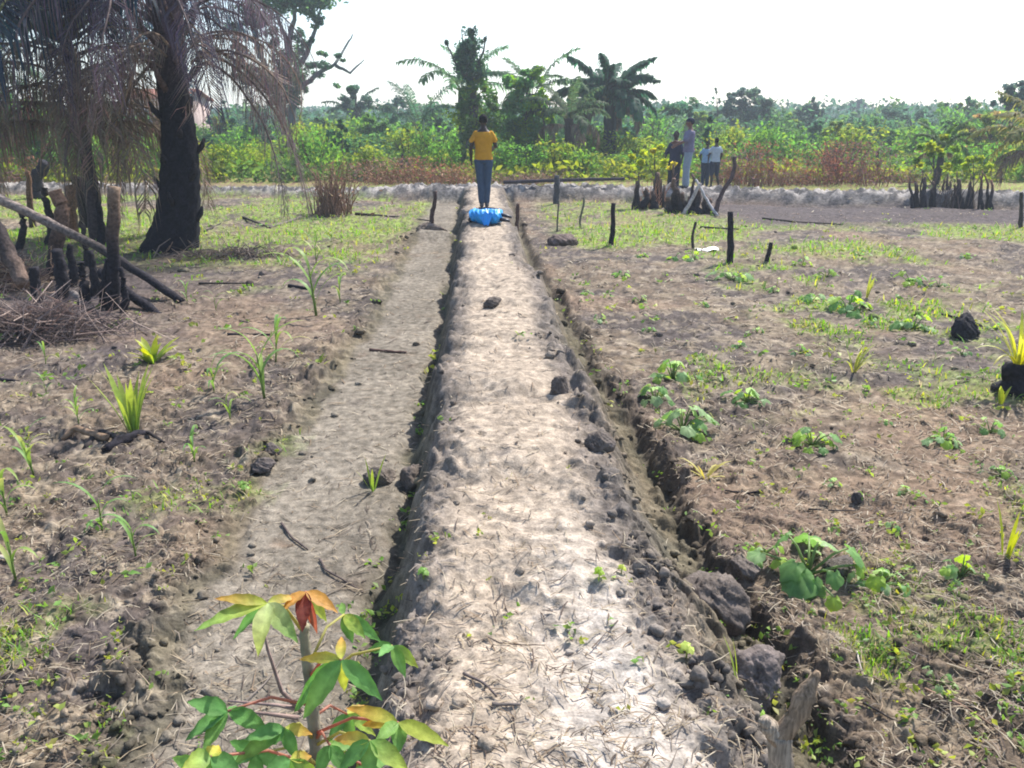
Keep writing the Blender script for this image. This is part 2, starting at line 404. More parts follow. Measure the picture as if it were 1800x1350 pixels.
# ------------------------------------------------------------------ scattered litter, clods, weeds, grass (stuff)
def scatter(n, g, ymin, ymax, umax=.8, power=1.0):
    """ground positions, denser near the viewer"""
    t = g.random(n); Y = 1 / (1 / ymin + t ** power * (1 / ymax - 1 / ymin))
    X = (g.random(n) * 2 - 1) * umax * (Y + .8)
    return X, Y
def build_litter():
    g = np.random.default_rng(11)
    mb = MB(); n = 110000
    X, Y = scatter(n, g, 1.2, 22, .75, 1.15)
    z, m = terrain(X, Y)
    clump = fbm(X * 2.1, Y * 2.1, 401, 3)
    keep = g.random(n) < (m['field'] * (.25 + 1.5 * sm(.4, .65, clump)) + m['onp'] * .13 + m['chan'] * .22) * (1 - m['e'])
    X, Y, z = X[keep], Y[keep], z[keep]; n = len(X)
    L = (.02 + .10 * g.random(n) ** 2.2) * np.clip(Y / 4, 1, 2); W = (.0009 + .0018 * g.random(n)) * np.clip(Y / 3, 1, 5)
    a = g.random(n) * np.pi * 2; dx, dy = np.cos(a), np.sin(a); tl = (g.random(n) - .35) * .5
    bend = (g.random(n) - .5) * .5
    C = np.stack([X, Y, z + .004], 1); D = np.stack([dx, dy, np.maximum(tl, -.02)], 1); S = np.stack([-dy, dx, 0 * dx], 1)
    base = np.array([[.32, .26, .18], [.21, .155, .105], [.08, .06, .05], [.38, .33, .25], [.22, .185, .15]])
    cc = base[g.integers(0, 5, n)] * (.6 + .55 * g.random((n, 1)))
    p0 = C - D * L[:, None] * .5 * np.array([1, 1, 0]); p1 = C + S * (bend * L * .35)[:, None] + np.array([0, 0, .004]); p2 = C + D * L[:, None] * .5
    w = W[:, None]
    up = np.array([0, 0, 1.])
    V = np.stack([p0 - S * w, p0 + S * w, p1 + S * w + up * w, p1 - S * w + up * w, p2 + S * w * .5, p2 - S * w * .5], 1).reshape(-1, 3)
    i = np.arange(n)[:, None] * 6
    q = np.concatenate([i + np.array([[0, 1, 2, 3]]), i + np.array([[3, 2, 4, 5]])])
    mb.add(V, q, None, np.repeat(cc, 6, axis=0))
    tag(obj('straw_litter', mb.mesh('straw_litter'), M['dry']), 'loose dry straw and stalk bits strewn over the soil', 'straw litter', None, 'stuff')
build_litter()

def ico():
    import bmesh
    bm = bmesh.new(); bmesh.ops.create_icosphere(bm, subdivisions=2, radius=1)
    V = np.array([v.co[:] for v in bm.verts]); T = np.array([[v.index for v in f.verts] for f in bm.faces]); bm.free(); return V, T
IV, IT = ico()
def build_crumbs():
    g = np.random.default_rng(12); mb = MB(); n = 9500
    X, Y = scatter(n, g, 1.3, 17, .7, 1.2)
    z, m = terrain(X, Y)
    slope = np.clip(m['onp'] - m['top'], 0, 1)
    bank = np.exp(-((X - m['xs'] + .14) / .2) ** 2)
    gut = (X > m['rd'] - .5) & (X < m['rd'] + .1)
    pr = slope * .6 + bank * .8 + gut * .7 + m['field'] * .22 * sm(.4, .6, fbm(X * 2, Y * 2, 55, 3)) + m['top'] * .02 + m['chan'] * .03
    k = (g.random(n) < pr) & (m['e'] < .1)
    X, Y, z = X[k], Y[k], z[k]; n = len(X)
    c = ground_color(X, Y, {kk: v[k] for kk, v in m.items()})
    r = (.004 + .022 * g.random(n) ** 3) * np.clip(Y / 4, 1, 2.5)
    for i in range(n):
        d = 1 + .35 * (g.random((len(IV), 1)) - .5) + .25 * np.sin(IV @ g.normal(size=(3, 1)) * 3)
        mb.add(IV * d * r[i] * (1, 1, .75) * (.8 + .4 * g.random(3)) + (X[i], Y[i], z[i] + r[i] * .3), None, IT, c[i] * (.85 + .3 * g.random()))
    tag(obj('soil_crumbs', mb.mesh('soil_crumbs'), M['ground']), 'small crumbs and lumps of dry soil on the banks', 'soil crumbs', None, 'stuff')
build_crumbs()

def build_grass():
    g = np.random.default_rng(13); mb = MB(); n = 260000
    X, Y = scatter(n, g, 2.0, 25, .85, .75)
    gm = green_mask(X, Y)
    z, m = terrain(X, Y, False)
    k = (g.random(n) < gm ** 1.3 * (1 - m['onp']) * (1 - m['chan'] * .97) * (1 - m['e']))
    k &= g.random(n) < (.3 + .9 * sm(.45, .6, fbm(X * 3, Y * 3, 66, 2)))
    X, Y = X[k], Y[k]; n = len(X); z = terrain(X, Y)[0]
    hgt = (.02 + .07 * g.random(n) ** 1.5) * np.clip(Y / 7, .7, 1.5); a = g.random(n) * 2 * np.pi; ln = (g.random(n)) * .9
    W = .003 * np.clip(Y / 3, 1, 3.2)
    S = np.stack([np.cos(a), np.sin(a), 0 * a], 1); D = np.stack([-np.sin(a) * ln, np.cos(a) * ln, 1 + 0 * a], 1)
    B = np.stack([X, Y, z - .004], 1)
    w_ = W[:, None] if np.ndim(W) else W
    V = np.stack([B - S * w_, B + S * w_, B + D * hgt[:, None] * .6 + S * w_ * .7, B + D * hgt[:, None] * .6 - S * w_ * .7, B + D * hgt[:, None] * np.array([1.5, 1.5, .95])], 1).reshape(-1, 3)
    i = np.arange(n)[:, None] * 5
    cc = np.where(g.random((n, 1)) < .3, np.array([[.34, .37, .07]]), np.array([[.15, .31, .045]])) * (.7 + .6 * g.random((n, 1)))
    cc = np.where(g.random((n, 1)) < .12, np.array([[.36, .31, .18]]), cc)
    mb.add(V, i + np.array([[0, 1, 2, 3]]), i + np.array([[3, 2, 4]]), np.repeat(cc, 5, axis=0))
    tag(obj('grass', mb.mesh('grass'), M['crop']), 'short bright green grass in patches on the plots', 'grass', None, 'stuff')
    # small broad-leaved weeds
    mb = MB(); n = 11000
    X, Y = scatter(n, g, 1.6, 20, .75, .8)
    z, m = terrain(X, Y)
    gm = green_mask(X, Y)
    k = g.random(n) < (m['field'] * (.16 + .7 * gm) + (m['dR'] > .3) * .5 + (m['dL'] > .3) * .6 + .012) * (1 - m['e'])
    X, Y, z = X[k], Y[k], z[k]; n = len(X)
    C = []; S = []; CC = []
    for i in range(n):
        kk = g.integers(3, 8); s = (.012 + .028 * g.random() ** 2) * min(max(Y[i] / 4, 1), 2.0)
        o = g.normal(size=(kk, 3)) * s * (.7, .7, .3); C.append(np.array([X[i], Y[i], z[i] + s * .5]) + np.abs(o) * (0, 0, 1) + o * (1, 1, 0)); S.append(np.full(kk, s)); CC.append(vary((.15, .25, .06) if g.random() < .6 else (.27, .32, .07), kk, g))
    leafcloud(mb, np.concatenate(C), np.concatenate(S), np.concatenate(CC), g, .1, .6)
    tag(obj('weeds', mb.mesh('weeds'), M['crop']), 'tiny green weed sprouts dotted over the soil and in the ditches', 'weeds', None, 'stuff')
build_grass()

# ------------------------------------------------------------------ plants
def blade(mb, base, az, L, W, lift, droop, c0, c1, n=7, fold=.25):
    """one long arching grass/maize leaf"""
    t = np.linspace(0, 1, n); ang = lift - droop * t ** 1.3
    step = L / (n - 1)
    r = np.concatenate([[0], np.cumsum(np.cos(ang[:-1]) * step)]); zz = np.concatenate([[0], np.cumsum(np.sin(ang[:-1]) * step)])
    d = np.array([math.cos(az), math.sin(az), 0]); s = np.array([-math.sin(az), math.cos(az), 0])
    ctr = np.asarray(base) + r[:, None] * d + zz[:, None] * np.array([0, 0, 1.])
    wd = W * np.sin(np.pi * np.clip(t * .85 + .15, 0, 1)) ** .7; wd[-1] = W * .02
    V = np.stack([ctr + s * wd[:, None] + np.array([0, 0, 1.]) * (wd * fold)[:, None], ctr, ctr - s * wd[:, None] + np.array([0, 0, 1.]) * (wd * fold)[:, None]], 1).reshape(-1, 3)
    i = np.arange(n - 1)[:, None] * 3
    q = np.concatenate([i + np.array([[0, 1, 4, 3]]), i + np.array([[1, 2, 5, 4]])])
    c = np.asarray(c0)[None] * (1 - t[:, None]) + np.asarray(c1)[None] * t[:, None]
    mb.add(V, q, None, np.repeat(c, 3, axis=0))
def maize_leaf_meshes(h, nleaf, seed, pale=False):
    g = np.random.default_rng(seed)
    st = MB(); lean = (g.random() - .5) * .15
    pts = [(lean * h * t, 0, h * .55 * t) for t in np.linspace(0, 1, 5)]
    st.tube(pts, np.linspace(h * .017, h * .008, 5), 6, (.17, .24, .07))
    lv = []
    a0 = g.random() * 6.28
    for i in range(nleaf):
        m_ = MB(); t = .12 + .85 * i / max(1, nleaf - 1)
        az = a0 + i * 2.9 + g.normal() * .4; L = h * (.55 + .4 * g.random()) * (1.1 - .35 * abs(t - .5))
        b = (lean * h * t * .55 / .55, 0, h * .55 * t)
        c0 = np.array([.16, .27, .06]) * (.8 + .4 * g.random()); c1 = np.array([.27, .36, .10]) if pale or g.random() < .4 else np.array([.13, .27, .09])
        blade(m_, b, az, L, h * .029, 1.15 + .25 * g.random(), 1.4 + 1.7 * g.random(), c0, c1 if g.random() < .85 else (.42, .36, .16), 9)
        lv.append(m_)
    return st, lv
def maize(px, py, hpx, nleaf, seed, label, group=None, w=1.):
    p = P(px, py); dep = p.y * math.cos(PITCH) + (CZ - p.z) * math.sin(PITCH)
    h = hpx / F * dep / math.cos(math.atan2(CZ - p.z, p.y) * .9) * 1.0
    t = empty('maize_plant', p, 0); tag(t, label, 'maize', group)
    st, lv = maize_leaf_meshes(h, nleaf, seed)
    obj('stem', st.mesh('maize_stem'), M['crop'], t)
    for l_ in lv: obj('leaf', l_.mesh('maize_leaf'), M['crop'], t)
def tuft(px, py, hpx, nb, seed, label, cat='grass tuft', name='grass_tuft', spread=.35, c=(.15, .27, .05), c2=(.30, .36, .08), group=None, wpx=3.5):
    p = P(px, py); g = np.random.default_rng(seed)
    dep = p.y * math.cos(PITCH) + (CZ - p.z) * math.sin(PITCH); h = hpx / F * dep / math.cos(math.atan2(CZ - p.z, p.y) * .9)
    mb = MB()
    for i in range(nb):
        a = g.random() * 6.28
        blade(mb, (math.cos(a) * h * .05, math.sin(a) * h * .05, -.01), a, h * (.65 + .45 * g.random()), wpx / F * dep * (.6 + .6 * g.random()), 1.5 - spread * g.random(), .2 + spread * 1.6 * g.random(), np.array(c) * (.7 + .6 * g.random()), np.array(c2) * (.8 + .4 * g.random()), 5)
    o = obj(name, mb.mesh(name), M['crop'], None, p); tag(o, label, cat, group)
    return o
def broad_leaf(mb, base, az, size, tilt, c, g, lobes=5):
    """rounded, shallowly lobed squash leaf, cupped"""
    k = 15; th = np.linspace(-2.75, 2.75, k)
    rr = size * .5 * (1 + .12 * np.cos(th * lobes)) * (1 - .10 * np.abs(th) / 2.75)
    x = rr * np.cos(th) + size * .35; y = rr * np.sin(th)
    rr2 = 1 + .16 * (g.random(k) - .5); x, y = x * rr2, y * rr2; z = -.35 * (x ** 2 + y ** 2) / size + .05 * size * np.sin(th * 5) + .12 * size * (g.random(k) - .5)
    V = np.vstack([[0.05 * size, 0, 0], np.stack([x * .5 + .1 * size, y * .5, z * .4 + .07 * size], 1), np.stack([x, y, z], 1)])
    ct, st = math.cos(tilt), math.sin(tilt)
    V = np.stack([V[:, 0] * ct + V[:, 2] * st, V[:, 1], -V[:, 0] * st + V[:, 2] * ct], 1)
    ca, sa = math.cos(az), math.sin(az)
    V = np.stack([V[:, 0] * ca - V[:, 1] * sa, V[:, 0] * sa + V[:, 1] * ca, V[:, 2]], 1) + np.asarray(base)
    j = np.arange(k - 1)
    t = np.stack([np.zeros(k - 1, int), 1 + j, 2 + j], 1)
    q = np.stack([1 + j, 1 + k + j, 2 + k + j, 2 + j], 1)
    cc = np.tile(np.asarray(c), (len(V), 1)); cc[0] = np.asarray(c) * 1.4 + .03
    cc = cc * (1 + .14 * (g.random((len(V), 1)) - .5))
    mb.add(V, q, t, cc)
def squash_meshes(w, nl, seed):
    g = np.random.default_rng(seed); st = MB(); lv = []; nl = int(nl * 1.5) + 1
    for i in range(nl):
        a = i * 2.4 + g.random() * 1.6; r = w * (.06 + .42 * math.sqrt((i + .5) / nl)) * (.6 + .7 * g.random()); hh = w * (.44 - .32 * (i + .5) / nl) * (.4 + .9 * g.random())
        tip = np.array([math.cos(a) * r, math.sin(a) * r, hh])
        st.tube([(0, 0, 0), tuple(tip * (.6, .6, .75)), tuple(tip)], [w * .02, w * .015, w * .01], 5, (.22, .30, .12))
        m_ = MB(); rr = g.random()
        c = np.array([.14, .27, .08]) if rr < .4 else (np.array([.26, .38, .17]) if rr < .75 else np.array([.28, .42, .07]))
        broad_leaf(m_, tip, a + g.normal() * .3, w * (.18 + .24 * g.random() ** 1.5), .25 + .5 * g.random(), c * (.85 + .3 * g.random()), g)
        lv.append(m_)
    return st, lv
def squash(px, py, wpx, nl, seed, label, group=None, parts=True):
    p = P(px, py); dep = p.y * math.cos(PITCH) + (CZ - p.z) * math.sin(PITCH); w_ = wpx / F * dep * 1.05
    st, lv = squash_meshes(w_, nl, seed)
    if parts:
        t = empty('squash_plant', p); tag(t, label, 'squash plant', group)
        obj('stem', st.mesh('squash_stem'), M['crop'], t)
        for l_ in lv: obj('leaf', l_.mesh('squash_leaf'), M['crop'], t)
    else:
        for l_ in lv: st.add(np.concatenate(l_.v), l_.q[0], l_.t[0], np.concatenate(l_.c))
        tag(obj('squash_plant', st.mesh('squash_plant'), M['crop'], None, p), label, 'squash plant', group)

def tall(o): pass
SQ = [ # px, py, width, leaves, label
 (1182, 668, 72, 10, 'leafy squash plant at the back of the cluster of three beside the right ditch'),
 (1152, 708, 62, 7, 'squash plant nearest the right ditch, left one of the cluster of three'),
 (1200, 762, 88, 11, 'largest squash plant of the cluster of three, nearest the viewer'),
 (1243, 667, 36, 5, 'small low squash plant just right of the cluster of three'),
 (1313, 710, 64, 8, 'squash plant with drooping outer leaf alone right of the cluster of three'),
 (1427, 785, 74, 9, 'pale-leaved squash plant in the middle of the right plot with a shadow below'),
 (1407, 622, 34, 5, 'small squash plant on its own above the pale-leaved one'),
 (1605, 580, 58, 8, 'dark rounded squash plant left of the burnt root lump'),
 (1657, 782, 56, 8, 'squash plant left of the yellowish wide-leaved one near the right edge'),
 (1740, 762, 52, 5, 'yellowish squash plant with spread leaves below the palm seedling'),
 (1757, 838, 50, 6, 'whitish-green squash plant close to the right edge, below the yellowish one'),
 (1594, 874, 40, 4, 'small bright two-toned squash seedling on the lower right plot'),
 (1340, 985, 76, 3, 'pale broad squash leaves leaning over the right ditch edge'),
 (1420, 1015, 150, 9, 'biggest squash plant, spreading over dark clods in the lower right'),
 (1547, 1030, 82, 6, 'squash plant with one bright yellow-green leaf right of the biggest one'),
 (1688, 1018, 72, 7, 'squash plant with an orange withered leaf at the lower right'),
 (1645, 1205, 54, 6, 'lone squash seedling near the bottom right, above a fallen stick'),
 (1140, 585, 30, 4, 'little squash seedling above the cluster of three'),
 (1095, 490, 36, 4, 'little squash seedling between the ditch and the upright black stake'),
 (1125, 533, 32, 4, 'pale little squash seedling between two others near the ditch'),
 (1285, 493, 54, 7, 'wide low green plant just in front of the tall blackened stake'),
 (1425, 532, 40, 5, 'squash seedling with a white glare on its top leaf'),
 (1490, 548, 66, 8, 'long low squash vine in the middle right of the plot'),
 (1525, 574, 34, 5, 'small greyish squash seedling just below the long low vine'),
 (1453, 488, 42, 5, 'yellow-green squash seedling right of the short black stake'),
 (1600, 500, 48, 6, 'low squash plant in the upper right of the plot'),
]
for i, (px, py, wd, nl, lab) in enumerate(SQ): squash(px, py, wd, nl, 500 + i, lab, 'squash plants on the right plot')
TL = ['nearest the ditch, left of the little seedling above the cluster', 'above the lone plant right of the cluster of three', 'right of the short black stake', 'below the leaning dark stake', 'beside the white scrap', 'left of the white scrap', 'right of the wide low green plant near the top', 'at the gap below the tall slender right-hand plants', 'in front of the burnt root lump, low on the plot', 'between the short black stake and the glare-topped plant', 'far up the plot right of the short black stake', 'farthest one at the upper right of the plot', 'left of the palm seedling below the burnt root lump', 'above the biggest squash plant', 'halfway between the cluster of three and the wide low plant', 'left of the glare-topped plant', 'just left of the palm seedling leaves', 'right of the biggest squash plant, above the bright-leaved one', 'closest to the right ditch at the upper part']
TL[7] = 'beside the low plant in the upper right of the plot'; TL[6] = 'at the right edge, level with the lone seedling at the bottom'; TL[7] = 'right of the low plant in the upper right of the plot'; TL[8] = 'left of the plant near the yellowish wide-leaved one'
for i, (px, py, wd) in enumerate([(1055, 567, 22), (1300, 612, 22), (1410, 468, 26), (1128, 452, 24), (1220, 457, 32), (1185, 458, 26), (1795, 1200, 34), (1650, 505, 28), (1555, 745, 18),
                                  (1360, 515, 24), (1510, 455, 24), (1700, 455, 24), (1690, 625, 30), (1465, 860, 22), (1330, 585, 16), (1240, 540, 18), (1750, 580, 26), (1565, 940, 24), (1030, 520, 20)]):
    squash(px, py, wd * 1.2, 4, 600 + i, 'tiny squash seedling ' + TL[i], 'tiny squash seedlings', False)

MZ = [
 (465, 702, 140, 6, 'maize plant with long arching leaves beside the sandy channel, largest on the left plot'),
 (485, 640, 95, 5, 'maize plant with wide bowed leaves just behind the largest one'),
 (405, 738, 62, 5, 'short maize plant left of and below the largest one'),
 (377, 692, 76, 4, 'thin dark-leaved maize plant left of the largest one'),
 (343, 818, 70, 6, 'maize plant with a down-curved leaf right of the charred root'),
 (140, 752, 62, 6, 'short maize plant above the charred root'),
 (60, 838, 95, 7, 'leafy maize plant at the left edge, left of the charred root'),
 (12, 905, 105, 6, 'maize plant cut by the left edge, lower one of the pair there'),
 (240, 985, 95, 4, 'thin upright maize plant in the lower left, right one of two'),
 (180, 935, 100, 4, 'thin leaning maize plant in the lower left, left one of two'),
 (556, 555, 150, 6, 'tall slender maize plant between the burnt stumps and the sandy channel'),
 (598, 532, 58, 4, 'small maize plant right of the tall slender one'),
 (380, 548, 44, 4, 'small pale maize plant right of the fallen charred poles'),
 (330, 535, 44, 3, 'small maize shoot at the tip of the longer fallen charred pole'),
 (556, 465, 60, 5, 'yellow-green maize plant in the grass, farthest on the left plot'),
 (82, 692, 42, 4, 'stubby bright maize shoot below the burnt straw heap, lower one of two'),
 (82, 648, 48, 3, 'narrow yellow-green shoot just below the burnt straw heap'),
 (30, 1030, 120, 4, 'thin straggly maize plant at the lower left edge'),
]
for i, (px, py, hp, nl, lab) in enumerate(MZ): maize(px, py, hp, nl, 700 + i, lab, 'maize plants on the left plot')
tuft(235, 762, 122, 16, 41, 'dense upright tuft of bright green blades above the charred root', spread=.25, wpx=5)
tuft(268, 640, 58, 18, 42, 'bushy yellow-green clump below the fallen charred poles', spread=.9, c2=(.36, .38, .05), wpx=6)
tuft(555, 650, 40, 8, 43, 'small green clump near the left edge of the sandy channel', spread=.8)
tuft(1766, 990, 100, 4, 44, 'tall narrow yellow-green grass blades near the right edge', spread=.12, c=(.28, .33, .04), c2=(.36, .40, .06), wpx=4)
tuft(1759, 712, 40, 3, 45, 'short yellow-green shoot right below the palm seedling', spread=.1, c=(.34, .38, .04), wpx=5)
tuft(1522, 524, 50, 4, 46, 'thin yellow-green shoot standing over the middle of the right plot', spread=.2, c=(.26, .28, .06), wpx=3)
tuft(1500, 655, 60, 12, 47, 'sparse yellowish grass clump in the middle of the right plot', spread=.7, c=(.27, .27, .07), wpx=2.5)
tuft(1300, 1225, 95, 2, 48, 'single long green blade growing in the right ditch behind the forked stake', spread=.2, c=(.22, .34, .05), wpx=3)
tuft(1240, 840, 55, 10, 49, 'flattened yellow grass clump on the edge of the right ditch', spread=1.3, c=(.36, .33, .08), c2=(.42, .38, .1), wpx=3)
tuft(655, 862, 60, 4, 50, 'thin green sprout in the dark hollow left of the path', spread=.3, wpx=3)
def seedling(px, py, spx, label, c, seed, group=None):
    p = P(px, py); g = np.random.default_rng(seed); dep = p.y * .95 + .5; s = spx / F * dep
    mb = MB(); mb.tube([(0, 0, -.005), (0, 0, s * .8)], s * .05, 5, (.3, .36, .12))
    for i in range(5):
        broad_leaf(mb, (0, 0, s * (.5 + .1 * i)), i * 2.4 + g.random(), s * .55, .2, np.array(c) * (.8 + .4 * g.random()), g)
    tag(obj('seedling', mb.mesh('seedling'), M['crop'], None, p), label, 'seedling', group)
seedling(1053, 1022, 24, 'tiny bright green seedling on the path edge, left of a pair', (.3, .45, .06), 1)
seedling(1092, 1020, 20, 'tiny yellow-green seedling on the path edge, right of a pair', (.38, .45, .08), 2)
seedling(1250, 1195, 44, 'light green seedling beside the right ditch near the forked stake', (.38, .48, .08), 3)
seedling(1205, 1175, 34, 'pale green seedling at the path edge below the big clod', (.4, .48, .12), 4)
seedling(1328, 1275, 36, 'green seedling at the foot of the forked stake', (.25, .4, .07), 5)
seedling(745, 1030, 26, 'small green weed on the left edge of the path', (.2, .35, .08), 6)
seedling(430, 870, 26, 'small green seedling on the bank left of the sandy channel', (.2, .34, .08), 7)
seedling(1340, 1225, 30, 'green seedling on top of the soil lump behind the forked stake', (.22, .38, .06), 8)

# ------------------------------------------------------------------ clods, sticks, stakes, burnt wood
def lump(name, px, py, wpx, hpx, seed, label, cat, c, mat='ground', n=1, group=None, flat=.7):
    """knobbly soil lump: several fused noisy spheres remeshed by displacement"""
    import bmesh
    p = P(px, py); g = np.random.default_rng(seed); dep = p.y * .95 + .55; w_ = wpx / F * dep; h_ = hpx / F * dep
    bm = bmesh.new(); bmesh.ops.create_icosphere(bm, subdivisions=5, radius=.5)
    V = np.array([v.co[:] for v in bm.verts]); T = np.array([[v.index for v in f.verts] for f in bm.faces]); bm.free()
    s1, s2 = g.integers(0, 9999), g.integers(0, 9999)
    th = np.arctan2(V[:, 1], V[:, 0]); ph = V[:, 2] * 2
    U1 = V[:, 0] * 3 + V[:, 2] * 2.3; U2 = V[:, 1] * 3 - V[:, 2] * 2.1
    NN = unit(g.normal(size=(20, 3))); hh = .62 + .38 * g.random(20); D0 = V / .5
    dp = np.maximum(D0 @ NN.T, .08); d = np.minimum(1.15, (hh / dp).min(1)) * .95
    d = d - .15 + .22 * fbm(U1, U2, s1, 3) + .12 * clod(U1 * 1.7 + 9, U2 * 1.7, s2, .8) + .08 * clod(U1 * 5, U2 * 5, s1, .7) + .05 * fbm(U1 * 8, U2 * 8, s2, 2)
    d = d + .16 * (.5 - np.abs(fbm(U1 * 5, U2 * 5 + V[:, 1] * 4, s2 + 3, 4) - .5) * 2) + .10 * (fbm(U1 * 16, U2 * 16, s1 + 9, 3) - .5)
    V = V * d[:, None] * (w_, w_ * .8, h_ * 1.6) * .95
    V[:, 2] += h_ * .15
    cc = np.array(c) * (.75 + .5 * fbm(U1 * 4, U2 * 4, s1 + 5, 3))[:, None]
    o = obj(name, mk_mesh(name, V, None, T, cc), M[mat], None, p); o.rotation_euler = (0, 0, g.random() * 1)
    tag(o, label, cat, group)
soil = (.12, .10, .088)
lump('soil_clod', 1250, 1085, 140, 95, 1, 'largest dark soil clod on the right side of the path', 'soil clod', soil)
lump('soil_clod', 1325, 1215, 130, 70, 2, 'crumbly dark soil clod behind the forked stake', 'soil clod', (.15, .125, .115))
lump('soil_clod', 1305, 1012, 66, 34, 3, 'small smooth soil clod in the right ditch above the largest one', 'soil clod', soil)
lump('soil_clod', 1470, 1005, 75, 34, 4, 'dark soil lump under the biggest squash plant', 'soil clod', (.10, .085, .08))
lump('soil_clod', 865, 536, 40, 13, 5, 'brown soil lump in the middle of the path, farther than the others', 'soil clod', soil)
lump('soil_clod', 990, 430, 60, 22, 6, 'dark crumbly soil heap right of the blue bag', 'soil clod', (.13, .10, .09))
lump('soil_clod', 760, 415, 75, 24, 7, 'dark soil heap blocking the far end of the sandy channel', 'soil clod', (.15, .12, .10))
lump('soil_clod', 665, 845, 72, 28, 8, 'dark soil lump in the hollow left of the path', 'soil clod', (.13, .11, .095))
lump('soil_clod', 985, 700, 42, 30, 9, 'grey clod on the right shoulder of the path', 'soil clod', soil)
lump('soil_clod', 1050, 795, 56, 30, 10, 'grey clod beside the right ditch, upper of two', 'soil clod', soil)
lump('soil_clod', 1507, 885, 26, 22, 11, 'small round dark clod in the lower right plot', 'soil clod', (.09, .08, .075))
lump('soil_clod', 480, 800, 36, 20, 12, 'dark clod on the bank left of the sandy channel, upper of two', 'soil clod', (.10, .085, .08))
lump('soil_clod', 463, 832, 50, 18, 13, 'dark clod on the bank left of the sandy channel, lower of two', 'soil clod', (.10, .085, .08))
lump('soil_clod', 1695, 590, 62, 40, 14, 'black burnt root lump left of the palm seedling', 'burnt root', (.03, .028, .032), 'char')
lump('soil_clod', 730, 840, 80, 40, 15, 'broken soil clod at the left foot of the path', 'soil clod', soil)

def stick(name, pts, r0, r1, label, cat, c, mat='bark', side=None, k=7, rough=.12, seed=0, group=None):
    """pts: list of world Vectors"""
    mb = MB(); pts = np.array([tuple(p) for p in pts], float)
    n = max(6, len(pts) * 4); t = np.linspace(0, len(pts) - 1, n)
    pp = np.stack([np.interp(t, np.arange(len(pts)), pts[:, i]) for i in range(3)], 1)
    g = np.random.default_rng(seed + 5); pp[1:-1] += g.normal(size=(n - 2, 3)) * r0 * .09
    pp[:, 0] += np.sin(np.linspace(0, 1, n) * math.pi * (1 + g.random())) * r0 * g.normal() * .7
    o0 = pp[0].copy()
    cc = np.array(c) if np.asarray(c).ndim == 1 else None
    if cc is None:
        c = np.asarray(c); cc = np.stack([np.interp(np.linspace(0, 1, n), np.linspace(0, 1, len(c)), c[:, i]) for i in range(3)], 1)
    mb.tube(pp - o0, np.linspace(r0, r1, n), k, cc, True, rough, seed)
    o = obj(name, mb.mesh(name), M[mat], None, tuple(o0))
    if label: tag(o, label, cat, group)
    return o
def ground_stick(pix, rpx, label, c, cat='stick', name='stick', mat='bark', seed=0, lift=.01, group=None):
    ps = [P(*p) for p in pix]; dep = ps[0].y * .95 + .5
    for p in ps: p.z += lift
    r = rpx / F * dep
    return stick(name, ps, r, r * .6, label, cat, c, mat, seed=seed, group=group)
blk = (.022, .02, .025); drk = (.05, .042, .04); gry = (.22, .19, .165); tan = (.33, .27, .2)
# stakes standing on the plots
STK = [
 (1283, 462, 1284, 372, 6.5, blk, 'tall blackened stake standing left of the short black stake on the right plot'),
 (1073, 432, 1079, 357, 5, blk, 'leaning dark stake right of the soil heap'),
 (1348, 462, 1354, 426, 4.5, blk, 'short black stake right of the tall blackened one'),
 (1022, 402, 1023, 348, 2.2, (.12, .12, .09), 'thin greyish stake left of the leaning dark one'),
 (980, 408, 981, 352, 1.8, (.12, .12, .09), 'thinnest pale stake nearest the right ditch'),
 (1220, 437, 1221, 390, 3, drk, 'thin brown stake left of the tall blackened one'),
 (908, 412, 910, 358, 4, (.10, .06, .05), 'reddish brown stake beside the path right of the blue bag'),
 (759, 392, 764, 336, 4.5, (.08, .05, .045), 'dark stake left of the path beside the fallen branch'),
 (1793, 400, 1796, 338, 4, drk, 'dark stake at the right edge of the charred plot'),
 (978, 345, 979, 308, 6, (.07, .07, .08), 'dark stake in front of the far embankment'),
 (707, 312, 706, 270, 3, drk, 'thin dark stake behind the far embankment left of the person in yellow'),
 (1355, 320, 1356, 284, 4, (.42, .26, .17), 'pale brown stake in the dead brush behind the embankment'),
 (1543, 305, 1543, 265, 3, drk, 'thin stake standing in the dead brush at the right'),
]
for i, (bx, by, tx, ty, rp, c, lab) in enumerate(STK):
    b = P(bx, by); t_ = PY(tx, ty, b.y + .02); dep = b.y * .95 + .5
    if b.y > 21 and by < 330: pass
    b.z -= .05
    stick('stake', [b, b.lerp(t_, .5) + Vector((.01, 0, 0)), t_], rp / F * dep, rp / F * dep * .75, lab, 'stake', c, 'bark' if c not in (blk,) else 'char', seed=i)
